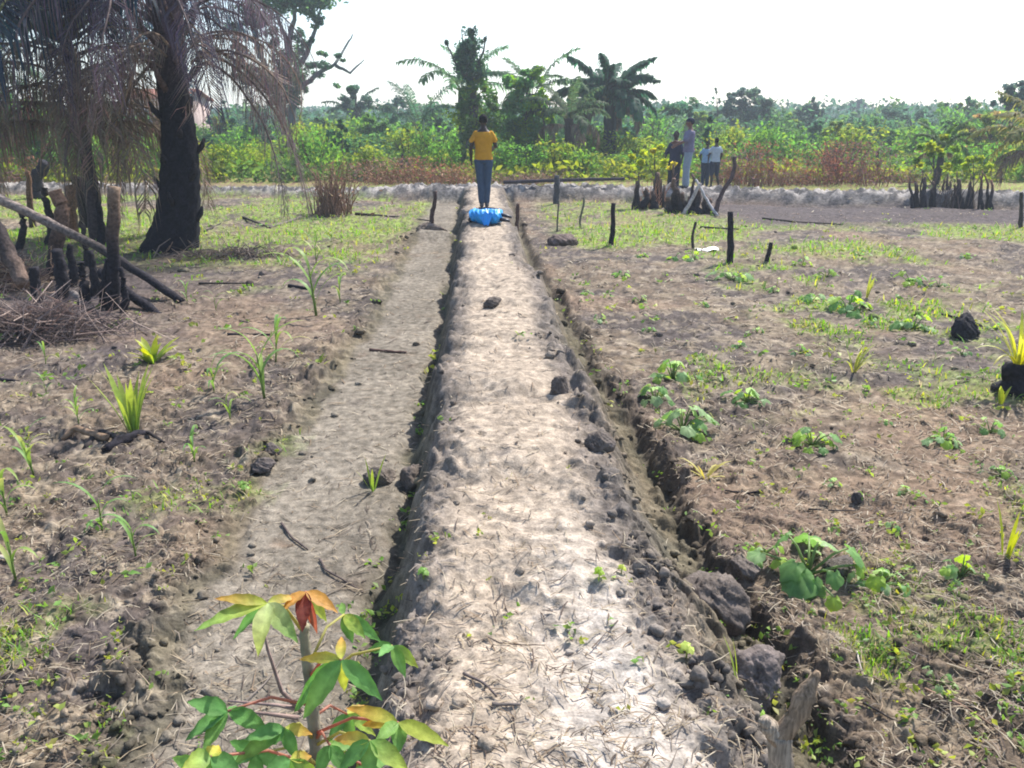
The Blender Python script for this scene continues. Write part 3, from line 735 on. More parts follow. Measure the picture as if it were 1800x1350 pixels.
# forked stake in the foreground
def forked():
    Y = 1.45; a = PY(1372, 1350, Y); f = PY(1368, 1290, Y); t1 = PY(1438, 1180, Y + .02); s1 = PY(1342, 1262, Y)
    base = Vector((a.x, Y, H(a.x, Y) - .05))
    root = empty('forked_stake', (base.x, base.y, base.z)); tag(root, 'grey-brown forked wooden stake with broken tips at the bottom right', 'forked stake')
    m = MB(); b0 = np.array(base)
    def seg(pts, rr, cc, sd, k=12):
        pts = np.array([tuple(p) for p in pts]) - b0; n = 14; t = np.linspace(0, len(pts) - 1, n)
        pp = np.stack([np.interp(t, np.arange(len(pts)), pts[:, i]) for i in range(3)], 1)
        g = np.random.default_rng(sd); pp[1:-1] += g.normal(size=(n - 2, 3)) * .0015
        m_ = MB(); m_.tube(pp, np.interp(np.linspace(0, 1, n), np.linspace(0, 1, len(rr)), rr), k, cc, True, .09, sd); return m_
    obj('post', seg([base, a, f + Vector((.002, 0, .005))], [.030, .028, .027], (.30, .25, .20), 3).mesh('post'), M['wood'], root)
    obj('branch', seg([f - Vector((.006, 0, .02)), PY(1395, 1265, Y), PY(1415, 1222, Y + .01), t1], [.025, .021, .024, .006], (.24, .175, .12), 4).mesh('branch'), M['wood'], root)
    obj('branch', seg([f - Vector((-.004, 0, .015)), PY(1352, 1275, Y), s1], [.022, .019, .012], (.34, .28, .22), 5).mesh('branch'), M['wood'], root)
    obj('twig', seg([PY(1383, 1265, Y), PY(1381, 1238, Y)], [.006, .002], (.2, .15, .1), 6, 6).mesh('twig'), M['wood'], root)
forked()
# sticks lying about
GS = [
 ([(1515, 1245), (1560, 1270), (1625, 1305)], 3.5, 'thin dark stick lying at the bottom right', drk),
 ([(1625, 1215), (1690, 1260), (1765, 1300)], 4.5, 'long reddish brown stick lying at the bottom right below the lone seedling', (.25, .16, .11)),
 ([(1420, 903), (1460, 902), (1505, 902)], 3, 'short straight dark stick lying above the biggest squash plant', drk),
 ([(1555, 1110), (1590, 1145), (1625, 1172)], 2.5, 'thin grey stick pointing at the lone squash seedling', gry),
 ([(1340, 868), (1310, 870), (1275, 866)], 4, 'short black charred stick beside the right ditch', blk),
 ([(855, 1128), (878, 1142), (915, 1142), (958, 1144)], 2.5, 'bent twig lying on the pale path', (.16, .125, .10)),
 ([(815, 1195), (850, 1212), (872, 1240)], 5, 'curved dark root bit lying on the path', (.10, .08, .075)),
 ([(865, 1254), (915, 1250)], 6, 'short stubby stick on the path below the curved root bit', (.13, .11, .10)),
 ([(825, 1300), (860, 1322), (885, 1335)], 2.5, 'thin dark twig at the bottom of the path', (.12, .1, .09)),
 ([(495, 922), (515, 948), (540, 968)], 4, 'dark twig lying in the sandy channel', (.09, .07, .065)),
 ([(562, 985), (570, 1005), (600, 1020), (640, 1035)], 3.5, 'curled twig lying in the sandy channel right of the dark one', (.09, .07, .065)),
 ([(650, 617), (690, 620), (716, 621)], 5, 'brown stick with a thick end lying in the sandy channel', (.10, .06, .05)),
 ([(140, 1018), (200, 1003), (250, 985)], 3.5, 'straight grey-brown stick lying in the lower left', (.15, .11, .10)),
 ([(1340, 386), (1400, 391), (1480, 396)], 3, 'long thin dark branch lying on the charred plot', drk),
 ([(1230, 402), (1300, 405)], 3.5, 'dark stick lying by the tall blackened stake', drk),
 ([(625, 378), (690, 382), (762, 388)], 5, 'fallen dark branch lying left of the path', (.05, .04, .04)),
 ([(470, 402), (520, 386), (565, 368)], 5, 'fallen grey branch leading to the brown twiggy bush', (.15, .13, .11)),
 ([(360, 408), (400, 388)], 3.5, 'short fallen dark stick right of the burnt palm trunk', drk),
 ([(428, 385), (475, 402)], 3.5, 'short thin branch in the grass right of the burnt palm', drk),
 ([(350, 500), (440, 500)], 3.5, 'thin charred stick on the dark ground right of the fallen poles', drk),
 ([(508, 504), (545, 510)], 6, 'short thick charred stick in front of the tall slender maize', blk),
 ([(400, 590), (475, 590)], 5, 'charred stick lying behind the largest maize', blk),
 ([(0, 670), (34, 672)], 7, 'short thick charred stick at the left edge', blk),
 ([(0, 992), (28, 988)], 6, 'pale bleached stick end at the left edge', (.45, .4, .34)),
 ([(1655, 555), (1700, 565), (1735, 580)], 3.5, 'dark root lying by the burnt root lump', drk),
 ([(1505, 1160), (1512, 1200)], 3, 'short pale bleached twig in the lower right', (.5, .44, .38)),
 ([(1420, 1160), (1475, 1140)], 3, 'short grey twig behind the tip of the forked stake', gry),
 ([(1370, 1090), (1430, 1130)], 3, 'pale straw-like stick right of the largest clod', tan),
 ([(405, 1258), (470, 1200), (520, 1120)], 2.5, 'thin grey twig crossing behind the cassava leaves', (.2, .17, .15)),
]
for i, (pix, rp, lab, c) in enumerate(GS): ground_stick(pix, rp * .6, lab, c, seed=i + 20, mat='bark' if c != blk else 'char')
# white paper scrap
p = P(1243, 441); mb = MB(); g = np.random.default_rng(3)
n = 9; uu, vv = np.meshgrid(np.linspace(-1, 1, n), np.linspace(-1, 1, n)); zz = .02 * np.sin(uu * 3) + .015 * np.cos(vv * 4) + .03 * g.random((n, n)) * .5 + .02
V = np.stack([uu.ravel() * .17, vv.ravel() * .13, zz.ravel()], 1); i = (np.arange(n - 1)[:, None] * n + np.arange(n - 1)[None, :]).ravel()
V2 = V.copy(); V2[:, 2] -= .003
mb.add(V, np.stack([i, i + 1, i + n + 1, i + n], 1), None, (.85, .85, .85)); mb.add(V2, np.stack([i, i + n, i + n + 1, i + 1], 1), None, (.8, .8, .8))
tag(obj('paper_scrap', mb.mesh('paper_scrap'), M['cloth'], None, p), 'crumpled white scrap lying left of the tall blackened stake', 'litter')

# charred root at the left
def charred_root():
    root = empty('charred_root', P(200, 790)); tag(root, 'twisted black and brown charred root lying on the left plot', 'charred root')
    b0 = np.array(root.location)
    def seg(pix, rr, c, sd):
        ps = []
        for a, b_, l_ in pix:
            q = P(a, b_); q.z += l_; ps.append(tuple(q))
        ps = np.array(ps) - b0; m_ = MB(); n = 12; t = np.linspace(0, len(ps) - 1, n)
        pp = np.stack([np.interp(t, np.arange(len(ps)), ps[:, i]) for i in range(3)], 1)
        m_.tube(pp, np.interp(np.linspace(0, 1, n), np.linspace(0, 1, len(rr)), rr), 9, c, True, .22, sd); return m_
    obj('root_limb', seg([(185, 797, .01), (215, 785, .03), (245, 775, .02), (262, 770, .02)], [.03, .035, .03, .012], blk, 1).mesh('root_limb'), M['char'], root)
    obj('root_limb', seg([(190, 782, .03), (160, 775, .04), (135, 768, .04), (110, 775, .01)], [.025, .022, .02, .018], (.22, .15, .10), 2).mesh('root_limb'), M['bark'], root)
    obj('root_limb', seg([(262, 774, .02), (290, 782, .01)], [.013, .007], drk, 3).mesh('root_limb'), M['char'], root)
    obj('root_limb', seg([(215, 782, .04), (175, 770, .05), (150, 790, .0)], [.02, .018, .02], drk, 4).mesh('root_limb'), M['char'], root)
charred_root()

# ------------------------------------------------------------------ burnt stump cluster, left
def pole(pix, rp, label, c, seed, name='charred_pole', mat='char', cat='charred pole', taper=.8, ydists=None):
    """pix: photo points, ydists: world Y of each"""
    ps = [PY(a, b, y) for (a, b), y in zip(pix, ydists)]
    dep = ps[0].y * .95 + .3; r = rp / F * dep
    return stick(name, ps, r, r * taper, label, cat, c, mat, k=10, rough=.14, seed=seed)
def upright(bx, by, tx, ty, rp, label, c, seed, lean=0, taper=.85, name='burnt_post'):
    b = P(bx, by); b.z -= .05
    t_ = PY(tx, ty, b.y + lean); dep = b.y * .95 + .4; r = rp * .78 / F * dep
    return stick(name, [b, b.lerp(t_, .33) + Vector((r * .2, 0, 0)), b.lerp(t_, .7), t_], r, r * taper, label, 'burnt post', c, 'char', k=11, rough=.10, seed=seed)
redb = (.20, .115, .075)
upright(195, 545, 200, 328, 15, 'thick burnt post with a notched top, brown above and black below', [blk, blk, blk, (.10, .07, .055), (.20, .14, .10)], 1)
upright(178, 430, 173, 335, 11, 'short pointed black post just left of the thick notched one', [blk, blk], 2, taper=.4)
upright(107, 495, 95, 335, 17, 'thick blackened post with reddish bark, second from the left', [blk, (.04, .03, .03), (.13, .085, .065), redb], 3)
upright(133, 420, 118, 325, 13, 'reddish brown bare post leaning behind the blackened ones', [(.14, .07, .05), redb, (.28, .17, .11)], 4)
upright(148, 400, 138, 310, 14, 'black post standing behind the reddish brown one', [blk, blk], 5)
upright(72, 350, 70, 285, 14, 'black post under the dead fronds at the far left', [blk, blk], 6)
upright(72, 568, 58, 470, 13, 'short leaning black stump in the straw heap', [drk, blk, blk], 7, taper=.8)
upright(165, 520, 158, 440, 12, 'black jagged stump between the two thickest burnt posts', [blk, blk], 21, taper=.5)
upright(185, 540, 190, 455, 16, 'charred stump at the foot of the thick notched post', [blk, blk], 22, taper=.6)
upright(120, 505, 128, 430, 12, 'black stump leaning on the blackened post with reddish bark', [blk, blk], 23, taper=.5)
upright(28, 440, 40, 360, 9, 'thin black post behind the slanting burnt trunk', [blk, drk], 24, taper=.6)
upright(150, 470, 148, 395, 8, 'thin charred post in the middle of the burnt posts', [blk, drk], 25, taper=.6)
upright(58, 400, 48, 300, 8, 'thin brown dead post at the far left behind the long pole', [drk, redb], 26, taper=.6)
upright(100, 540, 104, 440, 17, 'thick black stump below the blackened post with reddish bark', [blk, blk], 31, taper=.7)
upright(215, 548, 212, 470, 11, 'small black stump right of the thick notched post', [blk, blk], 32, taper=.5)
upright(140, 548, 146, 460, 14, 'black burnt stump between the straw heap and the posts', [blk, blk], 33, taper=.6)
upright(82, 430, 84, 330, 10, 'dark slender post left of the blackened post with reddish bark', [blk, drk], 34, taper=.7)
pole([(-20, 385), (15, 450), (45, 500)], 15, 'thick slanting burnt trunk cut by the left edge', [blk, (.06, .045, .04), (.16, .11, .085)], 8, ydists=[9.2, 9.0, 8.8])
pole([(-10, 345), (70, 385), (180, 440), (250, 485), (322, 532)], 8.5, 'long pole leaning across the burnt posts to the ground, grey above, black below', [(.26, .21, .18), (.2, .16, .14), drk, blk, blk], 9, ydists=[9.6, 9.7, 9.5, 9.2, 8.75])
pole([(180, 480), (215, 505), (285, 560)], 10, 'short black charred pole slanting to the ground below the long one', [blk, blk], 10, ydists=[8.9, 8.7, 8.25], taper=.7)
pole([(128, 515), (160, 540), (203, 597)], 6, 'thin grey and black pole slanting down by the straw heap', [(.18, .16, .15), drk, blk], 11, ydists=[8.5, 8.2, 7.7])
pole([(60, 560), (25, 590), (-15, 625)], 9, 'charred log lying at the left edge below the straw heap', [blk, drk], 12, ydists=[8.1, 7.8, 7.4])
def straw_heap(name, px, py, wx, wy, hh, n, seed, label, cols, L=(.15, .5), group=None):
    p = P(px, py); g = np.random.default_rng(seed); mb = MB()
    u = g.normal(size=(n, 2)) * .42; rr = np.exp(-(u ** 2).sum(1) * 1.5)
    C = np.stack([u[:, 0] * wx, u[:, 1] * wy, rr * hh * g.random(n)], 1)
    ln = L[0] + (L[1] - L[0]) * g.random(n) ** 2; a = g.random(n) * 6.28
    D = unit(np.stack([np.cos(a), np.sin(a), g.normal(size=n) * .45 + .1], 1)); S = unit(np.cross(D, g.normal(size=(n, 3))))
    w_ = (.002 + .004 * g.random(n))[:, None] * max(1, p.y / 8)
    mid_ = C + S * (ln * .12)[:, None]
    p0 = C - D * ln[:, None] / 2; p2 = C + D * ln[:, None] / 2
    zoff = np.minimum(0, np.minimum(p0[:, 2], p2[:, 2]))[:, None] * np.array([0, 0, 1.])
    V = np.stack([p0 - S * w_, p0 + S * w_, mid_ + S * w_, mid_ - S * w_, p2 + S * w_ * .4, p2 - S * w_ * .4], 1) - zoff[:, None, :]
    i = np.arange(n)[:, None] * 6
    cc = np.array(cols)[g.integers(0, len(cols), n)] * (.6 + .8 * g.random((n, 1)))
    mb.add(V.reshape(-1, 3), np.concatenate([i + np.array([[0, 1, 2, 3]]), i + np.array([[3, 2, 4, 5]])]), None, np.repeat(cc, 6, axis=0))
    tag(obj(name, mb.mesh(name), M['dry'], None, p), label, 'dead straw heap', group)
straw_heap('straw_heap', 80, 590, .75, .4, .30, 1700, 1, 'heap of dead reddish palm fibre around the burnt posts', [(.17, .125, .11), (.27, .21, .18), (.06, .05, .055), (.10, .08, .08)], (.15, .8))
straw_heap('straw_heap', 5, 505, .7, .4, .4, 900, 2, 'pale tangle of dead fronds at the left edge behind the burnt posts', [(.36, .27, .19), (.24, .16, .12), (.12, .08, .07)], (.2, .8))
straw_heap('straw_heap', 400, 452, 1.1, .35, .12, 500, 3, 'flat patch of scorched stalks right of the burnt palm foot', [(.08, .065, .06), (.2, .16, .13)], (.1, .5))

# ------------------------------------------------------------------ palms
def frond_mb(L, seed, nl=46, ll=.55, arch=1.0, lift=.9, c=(.07, .13, .05), cr=(.15, .16, .07), droop=.5, wid=.018, ragged=0., twist=0., pw=1.2):
    """a palm frond in local coords, growing along +X from the origin. lift: start angle, arch: total bend"""
    g = np.random.default_rng(seed); mb = MB(); n = 14; t = np.linspace(0, 1, n)
    ang = lift - arch * t ** pw; st = L / (n - 1)
    x = np.concatenate([[0], np.cumsum(np.cos(ang[:-1]) * st)]); z = np.concatenate([[0], np.cumsum(np.sin(ang[:-1]) * st)])
    y = np.cumsum(g.normal(size=n)) * L * .008 + twist * t ** 2 * L
    pts = np.stack([x, y, z], 1)
    mb.tube(pts, np.linspace(.028, .005, n) * max(.6, L / 3), 5, cr)
    tt = np.repeat(np.linspace(.14, .99, nl), 2); sd_ = np.tile([1, -1], nl)
    k = g.random(len(tt)) > ragged; tt = tt[k]; sd_ = sd_[k]; m = len(tt)
    B = np.stack([np.interp(tt, t, pts[:, i]) for i in range(3)], 1)
    tan_ = np.gradient(pts, axis=0); T = unit(np.stack([np.interp(tt, t, tan_[:, i]) for i in range(3)], 1))
    side = np.tile([0, 1., 0], (m, 1)); upv = unit(np.cross(T, side) * -1); upv *= np.sign(upv[:, 2:3] + 1e-6)
    D = unit(T * (.55 + .3 * tt[:, None]) + side * sd_[:, None] * (1.0) + upv * (.25 * g.normal(size=(m, 1)) + .15))
    l_ = ll * (np.sin(np.pi * (tt * .82 + .12)) ** .6) * (.8 + .4 * g.random(m))
    w_ = wid * (.8 + .5 * g.random(m))
    dn = np.array([0, 0, -1.])
    p1 = B + D * l_[:, None] * .5 + dn * (droop * l_ * .18)[:, None]
    p2 = B + D * l_[:, None] * (1 - .35 * droop) + dn * (droop * l_ * (.75 + .4 * g.random(m)))[:, None]
    W = unit(np.cross(D, upv)) * w_[:, None]
    V = np.stack([B - W * .5, B + W * .5, p1 + W, p1 - W, p2], 1).reshape(-1, 3)
    i = np.arange(m)[:, None] * 5
    cc = vary(c, m, g, .35, .15)
    mb.add(V, i + np.array([[0, 1, 2, 3]]), i + np.array([[3, 2, 4]]), np.repeat(cc, 5, axis=0))
    return mb
def add_frond(root, me, mat, az, z, s=1., roll=0., r0=.1, pitch=0, name='frond', xy=(0, 0)):
    o = bpy.data.objects.new(name, me); col.objects.link(o); o.parent = root
    if not me.materials: me.materials.append(mat)
    o.location = (xy[0] + math.cos(az) * r0, xy[1] + math.sin(az) * r0, z); o.rotation_euler = (roll, pitch, az); o.scale = (s, s, s)
    return o
# fallen charred palm: big burnt palm on the left
def burnt_palm():
    base = P(303, 437); base.z -= .05
    root = empty('burnt_palm', base); tag(root, 'big burnt oil palm with black trunk and drooping dead fronds', 'palm tree')
    Y = base.y; g = np.random.default_rng(5)
    rows = [(437, 245, 352, 1.0), (425, 252, 353, 1), (400, 262, 353, 1), (370, 272, 354, 1), (330, 278, 354, 1), (300, 279, 353, 1), (260, 282, 350, 1), (220, 281, 345, 1), (180, 277, 335, 1), (140, 273, 332, 1), (100, 270, 328, 1), (60, 268, 326, 1), (20, 266, 322, 1), (-30, 262, 320, 1), (-80, 262, 318, 1)]
    pts = []; rad = []
    for py, a, b, _ in rows:
        pa, pb = PY(a, py, Y), PY(b, py, Y)
        pts.append((pa + pb) / 2); rad.append((pb - pa).length / 2)
    pts = np.array([tuple(p) for p in pts]) - np.array(base)
    # refine
    n = 70; t = np.linspace(0, len(pts) - 1, n)
    pp = np.stack([np.interp(t, np.arange(len(pts)), pts[:, i]) for i in range(3)], 1); rr = np.interp(t, np.arange(len(pts)), rad) * .87
    k = 40; th = np.arange(k) / k * 2 * np.pi
    V = []; C = []
    for i in range(n):
        zt = pp[i, 2]
        # diamond pattern of old leaf bases
        pat = np.abs(np.sin(th * 5 + zt * 7)) * np.abs(np.cos(th * 5 - zt * 7))
        bulge = 1 + .10 * (pat - .4) + .05 * (g.random(k) - .5)
        left = np.clip(np.cos(th - math.pi), 0, 1) * max(0, 1 - zt / .5) * .25
        r_ = rr[i] * (bulge + left * .4)
        V.append(np.stack([pp[i, 0] + np.cos(th) * r_, pp[i, 1] + np.sin(th) * r_, np.full(k, zt)], 1))
        f = np.clip((zt - 2.2) / 1.0, 0, 1)
        c = np.array([.012, .012, .018]) * (1 - f) + np.array([.07, .045, .05]) * f
        C.append(np.tile(c, (k, 1)) * (.6 + .8 * g.random((k, 1))))
    i = np.arange(n - 1)[:, None] * k; j = np.arange(k)[None, :]
    q = np.stack([i + j, i + (j + 1) % k, i + k + (j + 1) % k, i + k + j], -1).reshape(-1, 4)
    tr = MB(); tr.add(np.concatenate(V), q, None, np.concatenate(C))
    # stubs of old frond bases
    obj('trunk', tr.mesh('palm_trunk'), M['char'], root)
    topx = pp[-1]
    for i in range(26):
        zt = .5 + 3.4 * (i / 26); a = i * 2.4; r_ = np.interp(zt, pp[:, 2], rr); cx = np.interp(zt, pp[:, 2], pp[:, 0])
        m_ = MB(); d = np.array([math.cos(a), math.sin(a), 0]); b = np.array([cx, 0, zt]) + d * r_ * .85
        ln = .10 + .16 * g.random() + (.25 if zt > 2.4 else 0)
        m_.tube([b, b + d * ln * .5 + (0, 0, ln * .5), b + d * ln * .7 + (0, 0, ln)], [.06, .045, .02], 6, (.02, .018, .022) if zt < 2.4 else (.12, .08, .075), True, .2, i)
        obj('frond_base', m_.mesh('frond_base'), M['char'], root)
    # dead fronds hanging down, scorched purple-brown
    dead = [frond_mb(3.3, 30 + i, 60, .62, 2.2 + .25 * (i % 3), .75, (.115, .085, .10) if i % 2 else (.075, .058, .08), (.13, .095, .09), 1.35, .0075, .15, 0, .75).mesh('dead_frond') for i in range(5)]
    dead2 = [frond_mb(2.6, 50 + i, 55, .5, 2.6, .5, (.20, .15, .13), (.22, .16, .12), 1.4, .0058, .35).mesh('dead_frond') for i in range(3)]
    zc = 3.35
    azs = np.linspace(0, 2 * np.pi, 17, endpoint=False)
    for i, a in enumerate(azs): add_frond(root, dead[i % 5], M['dry'], a + g.normal() * .12, zc + g.random() * .4, (.75 if math.cos(a) < .5 else .52) + .25 * g.random(), g.normal() * .2, .28, 0, 'dead_frond', (topx[0], 0))
    for i in range(12): add_frond(root, dead2[i % 3], M['dry'], g.random() * 6.28, 2.75 + .5 * g.random(), .75 + .3 * g.random(), g.normal() * .3, .25, .1, 'dead_frond', (topx[0], 0))
    longf = [frond_mb(3.7, 90 + i, 80, .5, 1.9, .3, (.12, .09, .095) if i else (.10, .085, .075), (.13, .10, .09), 1.3, .0075, .12, 0, .4).mesh('dead_frond') for i in range(2)]
    for i, (a, s_) in enumerate([(-.3, .78), (.0, .84), (.3, .8), (2.7, .85), (3.2, .9), (3.6, .85)]): add_frond(root, longf[i % 2], M['dry'], a, zc - .55 + .1 * (i % 3), s_, g.normal() * .15, .28, 0, 'dead_frond', (topx[0], 0))
    # upper, less burnt crown: fronds reaching out and hanging into the top of the frame
    up = [frond_mb(4.2, 70 + i, 70, .75, 1.7, .62, (.055, .055, .11) if i != 1 else (.06, .085, .07), (.12, .10, .10), 1.15, .011, .05).mesh('frond') for i in range(4)]
    for i, a in enumerate([-.2, .35, 1.3, 2.0, 2.6, 3.0, 3.4, 3.9, 4.5, 5.1]): add_frond(root, up[i % 4], M['dry'], a, zc + 1.05 + .35 * g.random(), .58 + .2 * g.random(), g.normal() * .15, .25, 0, 'frond', (topx[0], 0))
    # pale stripped frond left of the trunk
    m_ = MB(); Yf = Y - .45
    ps = [PY(262, 70, Yf), PY(240, 88, Yf), PY(236, 120, Yf), PY(228, 150, Yf), PY(212, 190, Yf), PY(196, 245, Yf)]
    pw = np.array([tuple(p) for p in ps]) - np.array(base)
    m_.tube(pw, [.022, .02, .018, .016, .012, .005], 6, (.42, .31, .2))
    for i in range(60):
        t_ = g.random() * 4.6; b = np.array([np.interp(t_, np.arange(6), pw[:, kx]) for kx in range(3)])
        L = .15 + .32 * g.random(); e = b + np.array([-L * (.3 + .8 * g.random()) * (1 if g.random() < .85 else -.6), g.normal() * .08, -L * (.3 + g.random())])
        m_.tube([b, (b + e) / 2 + (-.03, 0, .04), e], [.006, .005, .002], 4, np.array([.40, .31, .22]) * (.6 + .6 * g.random()))
    obj('dead_frond', m_.mesh('pale_frond'), M['dry'], root)['label'] = 'pale stripped frond hanging beside the trunk'
burnt_palm()

def palm(px, pybase, Y, hpx_top, L, nfr, seed, label, trunk_r=.2, c=(.045, .085, .045), trunkc=(.05, .05, .045), deadn=0, elev=None, lifts=(.2, 1.35), group=None, name='oil_palm', droop=.55, ragged=.02, deadL=.8, z0=None, wid=.03):
    """palm whose crown centre is seen at (px, hpx_top)"""
    top = PY(px, hpx_top, Y); zb = H(top.x, Y) if z0 is None else z0
    root = empty(name, (top.x, Y, zb)); tag(root, label, 'palm tree', group); g = np.random.default_rng(seed)
    hz = top.z - zb
    m_ = MB(); n = 14; t = np.linspace(0, 1, n)
    m_.tube(np.stack([np.sin(t * 3) * .05, 0 * t, t * hz], 1), trunk_r * (1.15 - .25 * t), 12, trunkc, True, .16, seed)
    obj('trunk', m_.mesh('trunk'), M['bark'], root)
    fr = [frond_mb(L, seed * 10 + i, 44, L * .19, (1.35, 1.6, 1.0, 1.9)[i], (.95, .75, 1.2, .5)[i], np.array(c) * (.85 + .1 * i), (.13, .15, .07), droop, wid, ragged).mesh('frond') for i in range(4)]
    for i in range(nfr):
        a = i * 2.399 + g.normal() * .1; f = i / nfr
        kx = 2 if f < .25 else (0 if f < .55 else (1 if f < .8 else 3))
        add_frond(root, fr[kx], M['leaf'], a, hz - .1 * f, .85 + .3 * g.random(), g.normal() * .15, trunk_r * .5, 0)
    if deadn:
        dd = [frond_mb(L * deadL, seed * 10 + 7 + i, 40, L * .17, 2.6, .4, (.17, .13, .10), (.2, .15, .1), 1.3, wid * .6, .2).mesh('dead_frond') for i in range(2)]
        for i in range(deadn): add_frond(root, dd[i % 2], M['dry'], i * 2.4 + g.random(), hz - .3 - (hz * .45 * (i % 5) / 5 if deadn > 30 else 0), (.6 if deadn > 30 else .8) + .3 * g.random(), g.normal() * .2, trunk_r, 0, 'dead_frond')
    return root
# dark palm behind the stump cluster at the upper left
palm(112, 400, 13.6, 62, 3.6, 26, 3, 'dark palm with scorched hanging fronds at the upper left, beside the burnt palm', .10, (.03, .045, .065), (.075, .06, .065), 44, deadL=1.0, wid=.022, droop=.95, ragged=.08)
palm(-60, 300, 24, 140, 3.2, 16, 4, 'green palm at the far left edge behind the dark one', .2, (.06, .10, .07), deadn=0, wid=.03)
palm(1072, 245, 38, 176, 2.45, 38, 5, 'single oil palm with arching crown standing out against the white sky', .27, (.042, .11, .07), (.03, .04, .05), 5, wid=.095, droop=.7)
palm(815, 240, 36, 155, 2.8, 9, 6, 'palm with long thin fronds reaching out behind the dark vine-covered tree', .3, (.085, .16, .08), (.06, .06, .05), 0, lifts=(.5, 1.2), wid=.035)
palm(935, 240, 36, 165, 2.4, 8, 7, 'palm behind the second leafy tree right of the person in yellow', .3, (.085, .16, .075), (.06, .06, .05), 1, wid=.035)
palm(735, 260, 48, 222, 3.4, 12, 8, 'small palm with one tall arching frond left of the vine-covered tree', .2, (.05, .10, .06), (.06, .06, .05), 0, wid=.035)
palm(1850, 330, 22.5, 252, 1.9, 16, 9, 'palm with a dark trunk cut by the right edge', .35, (.16, .17, .06), (.03, .035, .045), 10, wid=.03)
palm(1000, 300, 33, 208, 2.0, 12, 10, 'low palm with withered skirt between the leafy tree and the single oil palm', .2, (.06, .10, .05), (.06, .05, .05), 8, wid=.035)
palm(1655, 300, 27, 255, 1.1, 11, 12, 'young green palm above the burnt clumps on the right', .1, (.07, .13, .04), (.04, .04, .04), 2, wid=.03)
palm(620, 240, 60, 200, 2.4, 12, 13, 'distant small palm right of the broad forked tree', .2, (.05, .09, .06), (.06, .06, .05), 0, wid=.045)

# palm seedling on a burnt stump at the right edge
def palm_seedling():
    p = P(1780, 690); root = empty('palm_seedling', p); tag(root, 'yellow-green palm seedling sprouting from a black burnt stump at the right edge', 'palm seedling')
    m_ = MB(); g = np.random.default_rng(8); n = 9; t = np.linspace(0, 1, n)
    m_.tube(np.stack([.02 * np.sin(t * 5), 0 * t, t * .27 - .04], 1), .135 - .075 * t ** 1.5 + .02 * np.sin(t * 9), 14, blk, True, .28, 2)
    obj('stump', m_.mesh('stump'), M['char'], root)
    for i in range(24):
        a = i * 2.399; m_ = MB(); up_ = i < 12
        blade(m_, (math.cos(a) * .03, math.sin(a) * .03, .22), a, (.50 if up_ else .40) * (.75 + .4 * g.random()), .014, 1.45 - (.35 if up_ else .9) * g.random(), .5 + (.5 if up_ else 1.6) * g.random(), (.42, .42, .05), (.36, .42, .10) if i % 3 else (.5, .45, .12), 8)
        obj('leaf', m_.mesh('seedling_leaf'), M['crop'], root)
palm_seedling()

# ------------------------------------------------------------------ broad trees
def limb_tree(root, segs, seed, k=8, c=(.08, .07, .065), name='trunk'):
    m_ = MB()
    for si, (pts, r0, r1) in enumerate(segs):
        pts = np.array([tuple(p) for p in pts]) - np.array(root.location); n = max(5, 3 * len(pts)); t = np.linspace(0, len(pts) - 1, n)
        pp = np.stack([np.interp(t, np.arange(len(pts)), pts[:, i]) for i in range(3)], 1)
        g = np.random.default_rng(seed + si); pp[1:-1] += g.normal(size=(n - 2, 3)) * r0 * .15
        m_.tube(pp, np.linspace(r0, r1, n), k, c, True, .1, seed + si)
    return obj(name, m_.mesh(name), M['bark'], root)
def crown(root, centres, n, size, c, seed, name='crown', mat='leaf', c2=None, flat=.3, aspect=.5):
    """centres: list of (world pos, radius xyz)"""
    g = np.random.default_rng(seed); mb = MB(); vol = np.array([r[0] * r[2] for _, r in centres]); vol = vol / vol.sum(); o0 = np.array(root.location)
    for (p, r), v in zip(centres, vol):
        m = max(12, int(n * v)); nsub = max(2, int(m / 45))
        sub = ell_points(nsub, g, np.array(r) * .85, .3); sr = np.array(r) * (.22 + .2 * g.random((nsub, 1)))
        ix = g.integers(0, nsub, m); pts = sub[ix] + unit(g.normal(size=(m, 3))) * g.random((m, 1)) ** .5 * sr[ix]
        tint = (.75 + .5 * g.random(nsub))[ix][:, None]
        cc = vary(c, m, g, .22, .1) * tint
        if c2 is not None:
            s2 = (g.random(nsub) < .35)[ix]; cc[s2] = vary(c2, int(s2.sum()), g, .22, .1)
        leafcloud(mb, pts + np.array(tuple(p)) - o0, size * (.6 + .8 * g.random(m)), cc, g, flat, aspect)
    return obj(name, mb.mesh(name), M[mat], root)
